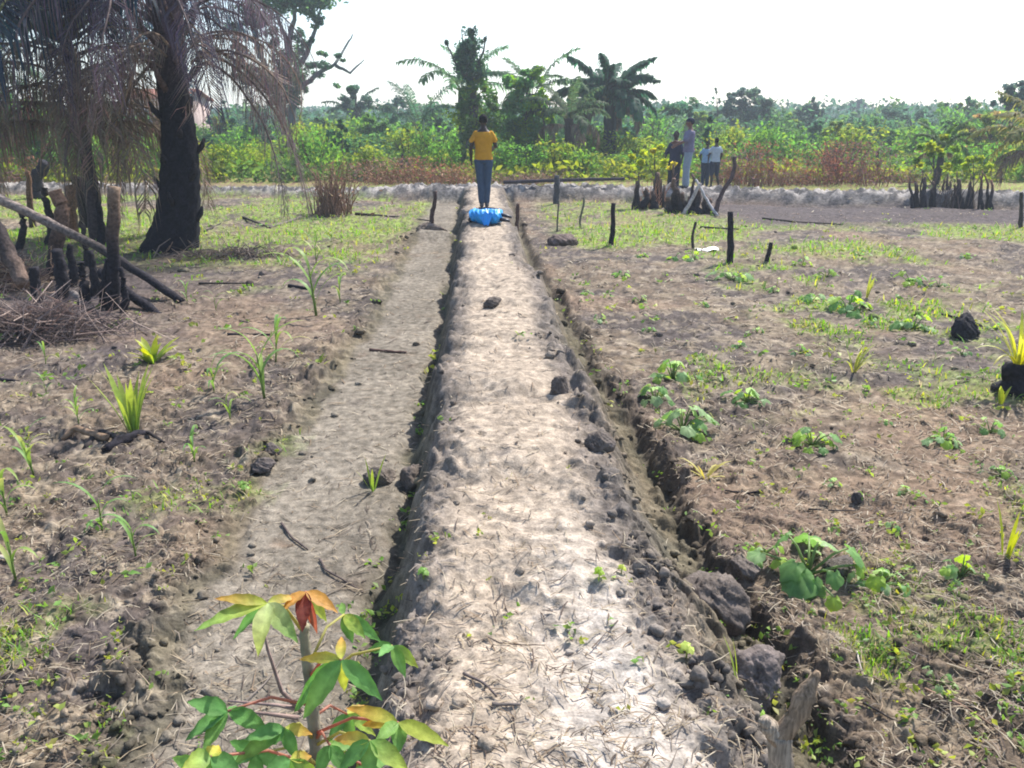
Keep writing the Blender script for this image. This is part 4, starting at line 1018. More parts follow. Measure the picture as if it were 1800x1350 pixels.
def forked_tree():
    Y = 46; b = PY(510, 245, Y); zb = H(b.x, Y)
    root = empty('broad_tree', (b.x, Y, zb)); tag(root, 'tall open-crowned tree with two trunks forking from one foot, behind the burnt palm', 'tree')
    q = lambda x, y, dy=0: PY(x, y, Y + dy)
    base1 = Vector((q(503, 240).x, Y, zb)); base2 = Vector((q(516, 240).x, Y, zb))
    limb_tree(root, [
        ([base1, q(498, 200), q(487, 165), q(470, 130), q(458, 95), q(448, 60), q(438, 20), q(430, -40)], .23, .09),
        ([base2, q(513, 200), q(515, 165), q(505, 120), q(508, 80), q(515, 40), q(520, -20)], .25, .10),
        ([q(515, 165), q(540, 145), q(565, 125), q(590, 112), q(610, 80, 2), q(620, 60, 2)], .16, .03),
        ([q(590, 115), q(615, 128), q(640, 105, 1)], .1, .03),
        ([q(487, 165), q(465, 150), q(445, 130), q(425, 120)], .16, .04),
        ([q(470, 120), q(450, 75), q(425, 62), q(405, 60)], .14, .04),
        ([q(530, 110), q(545, 80), q(555, 50), q(565, 10)], .16, .05),
        ([q(508, 90), q(500, 60), q(488, 30), q(480, -20)], .16, .05)], 3, 9, (.10, .11, .11))
    cs = [(q(505, 140), (1.0, 1.2, 1.6)), (q(520, 110, 1), (.9, 1, 1.2)), (q(440, 130), (1.3, 1, .6)), (q(460, 145, -1), (1.2, 1, .7)), (q(560, 120), (1, 1, .5)), (q(575, 95), (.5, .6, .35)),
          (q(415, 50), (.8, 1, .6)), (q(440, 30), (1.1, 1, .9)), (q(480, 10), (1.5, 1.5, 1.2)), (q(530, 10), (1.5, 1.5, .9)), (q(570, 0), (1.0, 1, .8)), (q(460, 90), (.5, .6, .5)), (q(535, 70), (.7, .8, .8)), (q(500, -40), (4.0, 3, 2.0)),
          (q(420, 85), (.6, .6, .4)), (q(560, 40), (.7, .7, .6)), (q(490, 175), (.9, .9, .7)), (q(620, 160, 3), (.5, .5, .3)), (q(590, 150, 2), (.4, .5, .3))]
    cs += [(q(500, 165), (1.1, 1, .8)), (q(475, 150), (1.0, 1, .7)), (q(525, 150), (.8, .8, .9)), (q(500, 110), (.9, .9, 1.0)), (q(590, 105), (.6, .5, .3)), (q(430, 100), (.8, .8, .7)), (q(475, 60), (.8, .8, .8))]
    crown(root, cs, 17000, .21, (.055, .12, .07), 5, c2=(.08, .16, .07))
forked_tree()
def vine_tree():
    Y = 33; zb = 0
    b = PY(828, 300, Y)
    root = empty('vine_covered_tree', (b.x, Y, 0)); tag(root, 'dark pointed tree draped in vines directly behind the person in yellow', 'tree')
    q = lambda x, y, dy=0: PY(x, y, Y + dy)
    limb_tree(root, [([Vector((b.x, Y, 0)), q(832, 200), q(826, 130), q(824, 80), q(826, 48)], .25, .03), ([q(830, 150), q(800, 110), q(782, 70)], .06, .02), ([q(832, 130), q(850, 90), q(855, 62)], .06, .02),
                     ([q(826, 140), q(815, 90), q(812, 60)], .07, .02)], 8)
    cs = [(q(822, 105), (.78, .8, .95)), (q(826, 75), (.45, .5, .6)), (q(828, 55), (.2, .3, .3)), (q(800, 95), (.35, .4, .3)), (q(835, 120), (.55, .5, .6)), (q(788, 75), (.18, .2, .25)), (q(853, 72), (.2, .3, .25)), (q(825, 135), (.5, .5, .3))]
    crown(root, cs, 4600, .13, (.045, .09, .065), 8, c2=(.07, .14, .07))
    cs = [(q(828, 170), (1.0, .9, .7)), (q(855, 150), (.7, .7, .5)), (q(820, 215), (1.0, .9, .9)), (q(855, 215), (1.1, 1, .9)), (q(845, 260), (1.3, 1, .9)), (q(815, 270), (1.1, 1, .7)), (q(870, 185), (.6, .7, .6))]
    crown(root, cs, 5200, .17, (.07, .15, .045), 9, 'vines', c2=(.14, .22, .035))
vine_tree()
def leafy_tree(px, pyt, Y, cs, n, size, c, c2, label, seed, bpy_=290, name='leafy_tree', group=None, cat='tree', tr=.12):
    b = PY(px, bpy_, Y); zb = H(b.x, Y)
    root = empty(name, (b.x, Y, zb)); tag(root, label, cat, group)
    q = lambda x, y: PY(x, y, Y)
    segs = [([Vector((b.x, Y, zb)), q(px + 2, (bpy_ + pyt) / 2 + 10), q(px, pyt + 12)], tr, tr * .25)]
    for i, (x, y, rx, rz) in enumerate(cs[:5]): segs.append(([q(px, min(bpy_ - 5, y + 35)), q((px + x) / 2, y + 14), q(x, y)], tr * .45, tr * .12))
    limb_tree(root, segs, seed, 6)
    s = Y / F
    if Y < 100: c = tuple(v * 1.4 for v in c); c2 = None if c2 is None else tuple(v * 1.2 for v in c2)
    crown(root, [(q(x, y), (rx * s, rx * s, rz * s)) for x, y, rx, rz in cs], n, size, c, seed, c2=c2)
leafy_tree(925, 130, 34, [(905, 150, 28, 22), (935, 135, 24, 20), (915, 185, 34, 30), (948, 175, 18, 26), (900, 225, 26, 34), (935, 235, 34, 36), (955, 205, 18, 20), (925, 270, 38, 24)], 6500, .19, (.07, .16, .055), (.14, .25, .04), 'second dense leafy tree right of the person in yellow', 21)
leafy_tree(955, 165, 33.5, [(948, 180, 16, 16), (955, 200, 14, 16)], 500, .2, (.20, .30, .04), (.14, .24, .04), 'bright yellow-green sapling in front of the second leafy tree', 22, 280, tr=.05)
leafy_tree(1310, 158, 62, [(1290, 175, 22, 18), (1320, 170, 24, 20), (1345, 180, 22, 18), (1275, 200, 24, 20), (1310, 205, 36, 26), (1350, 205, 24, 24), (1300, 162, 14, 10), (1335, 158, 12, 8)], 3600, .28, (.045, .075, .065), (.06, .10, .065), 'bluish rounded tree rising above the bush behind the two far people', 23, 235)
leafy_tree(1505, 172, 130, [(1505, 185, 18, 12), (1498, 188, 12, 10), (1513, 187, 12, 10)], 1400, .45, (.018, .035, .038), (.022, .04, .04), 'dark round-topped tree standing alone on the skyline', 24, 205, tr=.3)
leafy_tree(1420, 180, 70, [(1425, 190, 16, 10), (1412, 200, 20, 14), (1435, 200, 14, 14), (1428, 175, 6, 8)], 1000, .3, (.04, .075, .06), None, 'small dark tree right of the bluish rounded tree', 25, 230)
leafy_tree(1700, 160, 60, [(1702, 178, 10, 10), (1685, 190, 14, 14), (1712, 185, 16, 14), (1655, 185, 12, 12)], 900, .26, (.06, .11, .07), (.12, .18, .06), 'thin leafy tree near the right above the yellow shrubs', 26, 235)
leafy_tree(1775, 150, 42, [(1785, 155, 22, 14), (1765, 175, 20, 18), (1790, 190, 22, 24), (1810, 165, 20, 18)], 1800, .24, (.045, .08, .075), (.06, .10, .06), 'dark bluish tree at the right edge of the skyline', 27, 250)
leafy_tree(625, 150, 58, [(625, 160, 16, 14), (610, 178, 18, 14), (640, 180, 14, 14), (622, 190, 24, 12)], 1300, .26, (.05, .09, .065), None, 'small rounded tree right of the broad forked tree', 28, 225)
leafy_tree(690, 175, 66, [(690, 185, 22, 14), (710, 180, 12, 12), (675, 195, 14, 12)], 1000, .28, (.05, .09, .07), None, 'small bushy tree in the gap left of the vine-covered tree', 29, 225)
leafy_tree(1260, 150, 60, [(1258, 160, 5, 8), (1262, 178, 6, 8), (1256, 195, 12, 10)], 220, .2, (.09, .12, .09), None, 'thin wispy sapling left of the bluish rounded tree', 30, 230, tr=.05)
leafy_tree(1250, 205, 33, [(1250, 212, 9, 12), (1245, 235, 13, 16), (1255, 250, 12, 14)], 600, .17, (.035, .075, .055), (.05, .11, .06), 'slim dark shrub tree behind the two small far people', 31, 285, tr=.05)
leafy_tree(1470, 215, 40, [(1470, 220, 14, 14), (1450, 235, 16, 12), (1492, 232, 16, 14)], 900, .2, (.11, .16, .06), (.22, .25, .06), 'yellowish shrub tree in the dead brush on the right', 32, 275, tr=.06)
leafy_tree(1740, 195, 36, [(1725, 210, 26, 12), (1755, 205, 26, 12), (1700, 225, 26, 14), (1760, 235, 34, 22), (1720, 260, 34, 24)], 2600, .2, (.13, .17, .045), (.30, .24, .10), 'wide yellow-brown arching shrub tree left of the right-edge palm', 33, 300, tr=.08)
leafy_tree(600, 215, 34, [(600, 225, 14, 14), (590, 245, 18, 18), (612, 255, 14, 20)], 1100, .17, (.04, .09, .05), (.06, .14, .05), 'dark green rounded shrub tree right of the broad forked tree foot', 34, 290, tr=.06)
leafy_tree(1130, 190, 52, [(1140, 195, 28, 12), (1175, 192, 26, 14), (1205, 190, 24, 18), (1165, 205, 40, 16)], 1800, .25, (.055, .115, .075), (.07, .13, .06), 'green bushy thicket tree between the oil palm and the far people', 35, 245)
leafy_tree(1600, 190, 66, [(1590, 200, 24, 12), (1620, 198, 24, 12), (1560, 200, 20, 10)], 1100, .28, (.055, .10, .07), None, 'low wide tree on the skyline above the dead brush on the right', 36, 235)
leafy_tree(40, 150, 30, [(20, 190, 40, 30), (70, 210, 40, 30), (30, 235, 60, 30), (110, 250, 40, 24)], 2600, .2, (.05, .11, .045), (.10, .18, .04), 'green leafy tree behind the dark fronds at the left edge', 37, 310)

# ------------------------------------------------------------------ shrub belt: individual bushes, copied
def bush_mesh(seed, n, c, c2, size=.13, rz=1.0, name='shrub_leaves', aspect=.5):
    g = np.random.default_rng(seed); mb = MB()
    for s in range(6):
        a = g.random() * 6.28; mb.tube([(0, 0, 0), (math.cos(a) * .25, math.sin(a) * .25, .45), (math.cos(a) * .5, math.sin(a) * .5, .9 * rz)], [.03, .02, .008], 5, (.10, .08, .06))
    nsub = 26; sub = ell_points(nsub, g, (.85, .85, .55 * rz), .35) + (0, 0, .6 * rz); ix = g.integers(0, nsub, n)
    pts = sub[ix] + g.normal(size=(n, 3)) * (.14, .14, .13); pts[:, 2] = np.abs(pts[:, 2])
    cc = vary(c, n, g, .25, .1) * (.7 + .6 * g.random(nsub))[ix][:, None]
    if c2 is not None:
        s2 = (g.random(nsub) < .4)[ix]; cc[s2] = vary(c2, int(s2.sum()), g, .25, .1)
    leafcloud(mb, pts, size * (.5 + g.random(n)), cc, g, .25, aspect)
    return mb.mesh(name)
BM = {
 'yellow': [bush_mesh(i, 900, (.13, .205, .04), (.20, .25, .05)) for i in range(3)],
 'green': [bush_mesh(10 + i, 900, (.085, .19, .045), (.13, .24, .05)) for i in range(3)],
 'dark': [bush_mesh(20 + i, 900, (.055, .12, .06), (.08, .16, .055)) for i in range(3)],
 'far': [bush_mesh(30 + i, 700, (.06, .125, .075), (.085, .15, .07), .17) for i in range(2)],
}
for v in BM.values():
    for m_ in v: m_.materials.append(M['leaf'])
BL = {'yellow': ('yellow-green bush in the belt behind the embankment', 'yellow-green bushes behind the embankment'),
      'green': ('mid green bush in the belt behind the embankment', 'mid green bushes behind the embankment'),
      'dark': ('dark green bush in the belt behind the embankment', 'dark green bushes behind the embankment'),
      'far': ('bluish green bush far behind the embankment, below the skyline', 'distant bluish bushes')}
ZN = [(100, 'left of the burnt palms'), (380, 'behind the burnt palm'), (560, 'below the broad forked tree'), (780, 'left of the person in yellow'), (1000, 'behind the person in yellow'),
      (1160, 'below the single oil palm'), (1290, 'behind the far group of people'), (1480, 'behind the dead brush'), (1640, 'left of the burnt clumps'), (9999, 'behind the burnt clumps at the right')]
KW = {'yellow': 'yellow-green', 'green': 'mid green', 'dark': 'dark green', 'far': 'hazy bluish'}
RW = {30: 'front-row', 36: 'front-row', 38: 'second-row', 50: 'third-row', 72: 'farthest'}
CNT = {}
def ordinal(key):
    CNT[key] = CNT.get(key, 0) + 1
    return ['first', 'second', 'third', 'fourth', 'fifth', 'sixth', 'seventh', 'eighth', 'ninth', 'tenth', 'eleventh', 'twelfth', 'thirteenth', 'fourteenth', 'fifteenth', 'sixteenth', 'seventeenth', 'eighteenth', 'nineteenth', 'twentieth'][CNT[key] - 1]
def bush(kind, px, pytop, Y, wpx, seed, label=None):
    g = random.Random(seed); top = PY(px, pytop, Y); zb = H(top.x, Y); s_ = wpx / F * Y / 1.9; hz = max(.4, (top.z - zb)) / 1.2 * g.uniform(.85, 1.2)
    o = bpy.data.objects.new('shrub', g.choice(BM[kind])); col.objects.link(o); o.location = (top.x, Y, zb - .02); o.scale = (s_, s_, hz); o.rotation_euler = (0, 0, g.random() * 6.28)
    if label: tag(o, label, 'bush')
    else:
        row = RW[min(RW, key=lambda r_: abs(r_ - Y))]; zn = next(n_ for lim, n_ in ZN if px < lim)
        tag(o, row + ' ' + KW[kind] + ' bush, ' + ordinal((row, kind, zn)) + ' from left ' + zn, 'bush', 'bushes in the belt behind the embankment')
g = random.Random(5)
# front row, photo x from 0 to 1800
for x in range(-40, 1880, 46):
    if 120 < x < 0: continue
    kind = 'yellow' if g.random() < (.5 if x < 1230 else .35) else 'green'
    yt = 254 + g.uniform(-20, 14)
    if 1280 < x < 1640: yt += 4; yy = 36
    else: yy = 30.5
    bush(kind, x + g.uniform(-12, 12), yt, yy + g.uniform(-1.2, 1.8), 84 + g.uniform(-15, 25), x)
for x in range(-30, 1880, 62):
    bush(g.choice(['green', 'yellow', 'green', 'dark']), x + g.uniform(-15, 15), 230 + g.uniform(-20, 10), 38 + g.uniform(-2, 3), 90 + g.uniform(-15, 30), x + 3)
for x in range(-30, 1880, 66):
    bush(g.choice(['dark', 'green', 'green']), x + g.uniform(-15, 15), 210 + g.uniform(-20, 8), 50 + g.uniform(-3, 5), 96 + g.uniform(-15, 30), x + 7)
for x in range(-30, 1880, 70):
    bush('far', x + g.uniform(-15, 15), 196 + g.uniform(-12, 6), 72 + g.uniform(-5, 8), 100 + g.uniform(-15, 30), x + 11)
MT = [(-10, 190, 40), (75, 200, 44), (185, 205, 50), (395, 200, 52), (450, 215, 42), (560, 205, 54), (655, 205, 46), (715, 215, 40), (770, 190, 52), (1010, 190, 50), (1030, 225, 40), (1105, 215, 42), (1225, 195, 54), (1350, 215, 44),
      (1385, 200, 56), (1440, 212, 48), (1540, 205, 52), (1565, 228, 42), (1625, 208, 48), (1680, 205, 44), (1750, 190, 50)]
for i, (x, yt, Y) in enumerate(MT):
    zn = next(n_ for lim, n_ in ZN if x < lim); g_ = random.Random(i + 50); w0 = g_.uniform(14, 24)
    cs_ = [(x + g_.uniform(-w0, w0), yt + 8 + g_.uniform(0, 26), w0 * g_.uniform(.5, .9), w0 * g_.uniform(.4, .8)) for _ in range(5)] + [(x, yt + 6, w0 * .6, 8)]
    leafy_tree(x, yt, Y, cs_, 1100, .2 + Y * .001, g_.choice([(.06, .13, .06), (.075, .15, .05), (.05, .11, .07), (.09, .16, .05)]), g_.choice([(.10, .19, .05), (.07, .14, .07), (.14, .20, .05)]),
               ordinal(('mt', zn)) + ' mid-sized green tree from left, above the bushes ' + zn, 300 + i, 262, 'small_tree', 'mid-sized trees above the bush belt', tr=.07)
# far forest mass: skyline
def far_forest():
    g = np.random.default_rng(71); mb = MB(); n = 70000
    Y = 95 + 130 * g.random(n); X = (g.random(n) * 2 - 1) * .78 * Y
    hgt = (3.4 + 2.6 * (fbm(X * .12, Y * .12, 501, 4) - .5) * 2 + 1.2 * sm(120, 220, Y))
    zz = hgt * g.random(n) ** .45
    cc = vary((.05, .10, .07), n, g, .35, .12) * (.7 + .6 * fbm(X * .2, Y * .2, 511, 3))[:, None]
    leafcloud(mb, np.stack([X, Y, zz], 1), (.45 + .5 * g.random(n)) * (Y / 130), cc, g, .2, .7)
    tag(obj('far_forest', mb.mesh('far_forest'), M['leaf']), 'hazy far-off forest along the skyline', 'forest', None, 'stuff')
far_forest()
def undergrowth():
    g = np.random.default_rng(72); mb = MB(); n = 30000
    Y = 28 + 60 * g.random(n) ** 1.6; X = (g.random(n) * 2 - 1) * .8 * Y
    zz = terrain(X, Y, False)[0] + (.1 + .75 * fbm(X * .5, Y * .5, 521, 3)) * g.random(n)
    a = fbm(X * .3, Y * .3, 531, 3)
    cc = np.where((a > .5)[:, None], vary((.17, .22, .04), n, g), vary((.08, .15, .04), n, g))
    leafcloud(mb, np.stack([X, Y, zz], 1), .14 + .16 * g.random(n) + Y * .002, cc, g, .1, .5)
    tag(obj('undergrowth', mb.mesh('undergrowth'), M['leaf']), 'low tangled green undergrowth between the bushes', 'undergrowth', None, 'stuff')
undergrowth()

# dead brown brush behind the embankment and twiggy bushes
def brush_mesh(seed, nst, h, w_, c, leaves=0, cl=(.26, .12, .06), r=.006):
    g = np.random.default_rng(seed); mb = MB()
    for i in range(nst):
        a = g.random() * 6.28; r0 = w_ * .35 * g.random() ** .7; b = np.array([math.cos(a) * r0, math.sin(a) * r0, -.02]); L = h * (.4 + .6 * g.random())
        d = np.array([g.normal() * .25, g.normal() * .25, 1])
        m_ = b + d * L * .5 + (g.normal() * .04, 0, 0); e = b + d * L + np.array([g.normal(), g.normal(), 0]) * L * .15
        mb.tube([b, m_, e], [r * 1.4, r, r * .4], 4, np.array(c) * (.6 + .8 * g.random()), False)
    if leaves:
        n = leaves; pts = np.stack([g.normal(size=n) * w_ * .33, g.normal(size=n) * w_ * .33, h * (.05 + .85 * g.random(n))], 1)
        leafcloud(mb, pts, .10 * (.5 + g.random(n)), vary(cl, n, g, .4, .15), g, .4, .35)
    return mb.mesh('brush')
DB = [brush_mesh(80 + i, 46, 1.25, 1.7, (.23, .12, .075), 420, ((.27, .13, .08), (.30, .19, .12), (.17, .11, .10))[i]) for i in range(3)]
for m_ in DB: m_.materials.append(M['dry'])
g = random.Random(9)
for x in list(range(1270, 1620, 22)) + list(range(630, 830, 20)) + list(range(880, 1000, 30)) + [5, 40]:
    Y = 27.2 + g.uniform(-.9, 1.8); p = PY(x + g.uniform(-8, 8), 300, Y); o = bpy.data.objects.new('dead_bush', g.choice(DB)); col.objects.link(o)
    hs = (g.choice([.35, .5, .7, .9, 1.15]) * g.uniform(.8, 1.1) if x > 1200 else g.uniform(.4, .8) if x < 860 else g.uniform(.25, .4)); o.location = (p.x, Y, H(p.x, Y)); o.scale = (1, 1, hs); o.rotation_euler = (0, 0, g.random() * 6)
    if x > 1200: tag(o, ordinal('r') + ' reddish brown dead bush right of the far people, counting from them', 'dead bush', 'dead bushes at the right')
    elif x > 860: tag(o, ordinal('m') + ' low reddish dead bush from the person in yellow, on their right', 'dead bush', 'dead bushes at the left')
    elif x > 600: tag(o, ordinal('l') + ' low reddish dead bush from the left, left of the person in yellow', 'dead bush', 'dead bushes at the left')
    else: tag(o, ordinal('f') + ' brown dead bush from the left edge, behind the burnt posts', 'dead bush', 'dead bushes at the far left')
def brush_at(px, py, hpx, wpx, nst, seed, label, c, leaves=0, cl=(.2, .1, .06), rpx=1.3, mat='dry', name='twiggy_bush', cat='dead bush'):
    p = P(px, py); dep = p.y * .95 + .5
    o = obj(name, brush_mesh(seed, nst, hpx / F * dep, wpx / F * dep, c, leaves, cl, rpx / F * dep), M[mat], None, p); tag(o, label, cat); return o
brush_at(585, 378, 95, 105, 150, 1, 'brown dry twiggy bush on the grass left of the path', (.24, .15, .11), 90, (.25, .15, .10), rpx=.7)
brush_at(1470, 316, 70, 60, 50, 2, 'dark twiggy dead bush in the brush behind the embankment', (.12, .08, .07), 150, (.16, .10, .07))
# burnt clumps: black spiky stumps
def burnt_clump(px, py, spikes, seed, label, topc=(.14, .09, .07)):
    p = P(px, py); root = empty('burnt_clump', p); tag(root, label, 'burnt stump'); g = np.random.default_rng(seed)
    for i, (x, y0, y1, rp) in enumerate(spikes):
        a = PY(x, y0, p.y + g.normal() * .12); b = PY(x + g.normal() * 3, y1, p.y + g.normal() * .12); dep = p.y * .95
        a.z = min(a.z, H(a.x, a.y)) - .03
        m_ = MB(); n = 7; t = np.linspace(0, 1, n)[:, None]; pp = (np.array(a) * (1 - t) + np.array(b) * t) - np.array(p); pp[1:] += g.normal(size=(n - 1, 3)) * .02; rp = rp * .72
        c = np.stack([np.interp(t[:, 0], [0, .55, 1], [blk[k], blk[k] * 1.4, topc[k]]) for k in range(3)], 1)
        m_.tube(pp, np.linspace(rp, rp * .35, n) / F * dep, 8, c, True, .25, seed + i)
        obj('spike', m_.mesh('spike'), M['char'], root)
    return root
burnt_clump(1135, 368, [(1118, 368, 318, 10), (1132, 370, 330, 12), (1150, 368, 335, 12), (1122, 368, 300, 4), (1165, 368, 325, 5)], 1, 'low burnt clump of black stumps left of the cap-wearing man')
burnt_clump(1165, 352, [(1157, 350, 305, 13), (1150, 352, 318, 8), (1164, 352, 315, 8)], 2, 'black cone-shaped stump behind the low burnt clump')
burnt_clump(1192, 376, [(1190, 376, 290, 7), (1186, 376, 315, 14), (1198, 376, 330, 10), (1205, 376, 340, 11), (1175, 374, 345, 12)], 3, 'tallest black stump in front of the cap-wearing man')
burnt_clump(1225, 376, [(1217, 375, 305, 8), (1225, 376, 330, 14), (1240, 376, 345, 14), (1212, 376, 350, 10), (1258, 376, 356, 10), (1248, 376, 350, 9)], 4, 'wide black burnt stump behind the crossed pale sticks')
burnt_clump(1622, 358, [(1605, 356, 312, 5), (1612, 357, 320, 9), (1625, 358, 310, 9), (1638, 357, 318, 8), (1645, 356, 300, 3), (1618, 357, 295, 3)], 5, 'left one of the black burnt clumps on the charred plot')
burnt_clump(1660, 352, [(1655, 350, 315, 6), (1665, 352, 308, 5), (1670, 350, 320, 6)], 6, 'small middle burnt clump on the charred plot')
burnt_clump(1695, 366, [(1678, 365, 322, 7), (1690, 367, 315, 10), (1705, 366, 320, 9), (1685, 366, 300, 3), (1712, 364, 305, 3)], 7, 'burnt clump nearest the viewer on the charred plot')
burnt_clump(1735, 360, [(1728, 358, 310, 5), (1738, 360, 305, 5), (1745, 358, 318, 6), (1722, 358, 300, 3)], 8, 'rightmost burnt clump with reddish stalks on the charred plot', (.22, .11, .08))
burnt_clump(1470, 318, [(1465, 316, 275, 9), (1476, 316, 280, 8)], 9, 'dark twin stump just behind the embankment at the right')
brush_at(1672, 365, 60, 110, 50, 3, 'thin scorched stalks around the burnt clumps on the charred plot', (.10, .07, .065), 0, rpx=.55)
brush_at(1147, 366, 60, 60, 34, 4, 'dry stalks sticking out of the low burnt clump', (.3, .17, .11), 0, rpx=.6)
# leafy shoots rising from the clumps
leafy_tree(1150, 258, 19.6, [(1125, 275, 20, 16), (1150, 262, 18, 12), (1165, 280, 18, 14), (1180, 292, 14, 8)], 420, .12, (.22, .26, .045), (.30, .30, .06), 'yellow-green leafy shoots over the low burnt clump', 41, 345, 'shoots', cat='shoots', tr=.02)
leafy_tree(1640, 235, 20.6, [(1625, 262, 22, 20), (1650, 250, 18, 16), (1665, 275, 22, 20), (1690, 285, 24, 18), (1610, 290, 16, 14), (1655, 235, 12, 10)], 900, .12, (.11, .18, .045), (.22, .26, .045), 'green leafy shoots rising above the burnt clumps on the right', 42, 350, 'shoots', cat='shoots', tr=.03)
leafy_tree(1710, 262, 21.2, [(1700, 285, 20, 14), (1725, 280, 18, 16), (1740, 295, 16, 12)], 420, .12, (.18, .24, .04), None, 'yellow-green shoots right of the burnt clumps', 43, 350, 'shoots', cat='shoots', tr=.02)
# crossed pale sticks and leaning branch
def lean(pix, ys, rp, c, label, seed, mat='bark', name='stick'):
    return pole(pix, rp, label, c, seed, name, mat, 'stick', .8, ys)
yb = P(1225, 376).y - .25
lean([(1200, 378), (1215, 352), (1232, 322)], [yb - .1, yb, yb + .1], 3.6, (.42, .36, .33), 'thick pale crossed stick leaning right in front of the black stump', 1)
lean([(1262, 380), (1245, 355), (1222, 315)], [yb - .15, yb + .05, yb + .2], 2.6, (.45, .42, .43), 'thin pale crossed stick leaning left in front of the black stump', 2)
lean([(1258, 376), (1272, 340), (1284, 310), (1291, 275)], [yb, yb + .1, yb + .15, yb + .2], 4, (.09, .06, .06), 'dark branch leaning up right of the crossed sticks', 3)
lean([(885, 320), (990, 317), (1096, 314)], [22.0, 21.9, 21.9], 3.4, (.06, .05, .06), 'long dark pole lying along the top of the embankment', 4, name='fallen_pole')

# ------------------------------------------------------------------ small house behind the burnt palm
def house():
    Y = 55; a = PY(215, 230, Y); b = PY(325, 230, Y); zb = H(a.x, Y); x0, x1 = a.x, b.x; zt = PY(300, 175, Y).z; zr = PY(300, 155, Y).z
    root = empty('house', ((x0 + x1) / 2, Y, zb)); tag(root, 'pinkish grey mud-walled house with rusty roof seen behind the burnt palm', 'house')
    cx = (x0 + x1) / 2; hw = (x1 - x0) / 2; hd = 2.5; hh = zt - zb
    def box(m_, x0, x1, y0, y1, z0, z1, c):
        V = [(x, y, z) for z in (z0, z1) for y in (y0, y1) for x in (x0, x1)]
        m_.add(V, [(0, 2, 3, 1), (4, 5, 7, 6), (0, 1, 5, 4), (2, 6, 7, 3), (0, 4, 6, 2), (1, 3, 7, 5)], None, c)
    m_ = MB(); box(m_, -hw, hw, -hd + 2.5, hd + 2.5, 0, hh, (.34, .27, .25)); obj('wall', m_.mesh('house_wall', False), M['wall'], root)
    m_ = MB(); rh = zr - zt
    V = [(-hw - .3, -hd + 2.2, hh), (hw + .3, -hd + 2.2, hh), (hw + .3, 2.5, hh + rh), (-hw - .3, 2.5, hh + rh), (-hw - .3, hd + 2.8, hh), (hw + .3, hd + 2.8, hh)]
    V = V + [(x, y, z + .06) for x, y, z in V]
    m_.add(V, [(0, 3, 2, 1), (3, 4, 5, 2), (6, 7, 8, 9), (9, 8, 11, 10), (0, 1, 7, 6), (4, 10, 11, 5), (0, 6, 9, 3), (3, 9, 10, 4), (1, 2, 8, 7), (2, 5, 11, 8)], None, (.30, .13, .09))
    m_.add([(-hw, 0, hh), (-hw, 5, hh), (-hw, 2.5, hh + rh - .04)], None, [(0, 1, 2)], (.34, .27, .25)); m_.add([(hw, 0, hh), (hw, 5, hh), (hw, 2.5, hh + rh - .04)], None, [(0, 2, 1)], (.34, .27, .25))
    obj('roof', m_.mesh('house_roof', False), M['wall'], root)
    m_ = MB(); box(m_, hw * .45, hw * .45 + .8, -.03, .05, .8, 1.7, (.05, .04, .04)); obj('window', m_.mesh('house_window', False), M['wall'], root)
house()

# ------------------------------------------------------------------ people
def cap_mb(mb, p0, r0, p1, r1, k=14, fl=(1, 1)):
    """closed tapered capsule"""
    p0 = np.array(p0, float); p1 = np.array(p1, float); d = p1 - p0; L = np.linalg.norm(d); d = d / L
    pts = []; rad = []
    for a in np.linspace(-90, 0, 6): pts.append(p0 + d * r0 * math.sin(R(a))); rad.append(max(r0 * math.cos(R(a)), 1e-4))
    for a in np.linspace(0, 90, 6): pts.append(p1 + d * r1 * math.sin(R(a))); rad.append(max(r1 * math.cos(R(a)), 1e-4))
    mb.tube(pts, rad, k)
def ellip(mb, c, r):
    mb.add(IV4 * np.array(r) + np.array(c), None, IT4)
import bmesh as _b
_bm = _b.new(); _b.ops.create_icosphere(_bm, subdivisions=4, radius=1); IV4 = np.array([v.co[:] for v in _bm.verts]); IT4 = np.array([[v.index for v in f.verts] for f in _bm.faces]); _bm.free()
def rings(mb, rs, k=24):
    """rs: (x, y, z, rx, ry) closed loft"""
    th = np.arange(k) / k * 2 * np.pi; V = []
    for x, y, z, rx, ry in rs: V.append(np.stack([x + np.cos(th) * rx, y + np.sin(th) * ry, np.full(k, z)], 1))
    n = len(rs); i = np.arange(n - 1)[:, None] * k; j = np.arange(k)[None, :]
    q = np.stack([i + j, i + (j + 1) % k, i + k + (j + 1) % k, i + k + j], -1).reshape(-1, 4)
    V = np.vstack(V + [np.array([[rs[0][0], rs[0][1], rs[0][2]], [rs[-1][0], rs[-1][1], rs[-1][2]]])]); a0 = n * k; jj = np.arange(k)
    t = np.vstack([np.stack([np.full(k, a0), (jj + 1) % k, jj], -1), np.stack([np.full(k, a0 + 1), (n - 1) * k + jj, (n - 1) * k + (jj + 1) % k], -1)])
    mb.add(V, q, t)
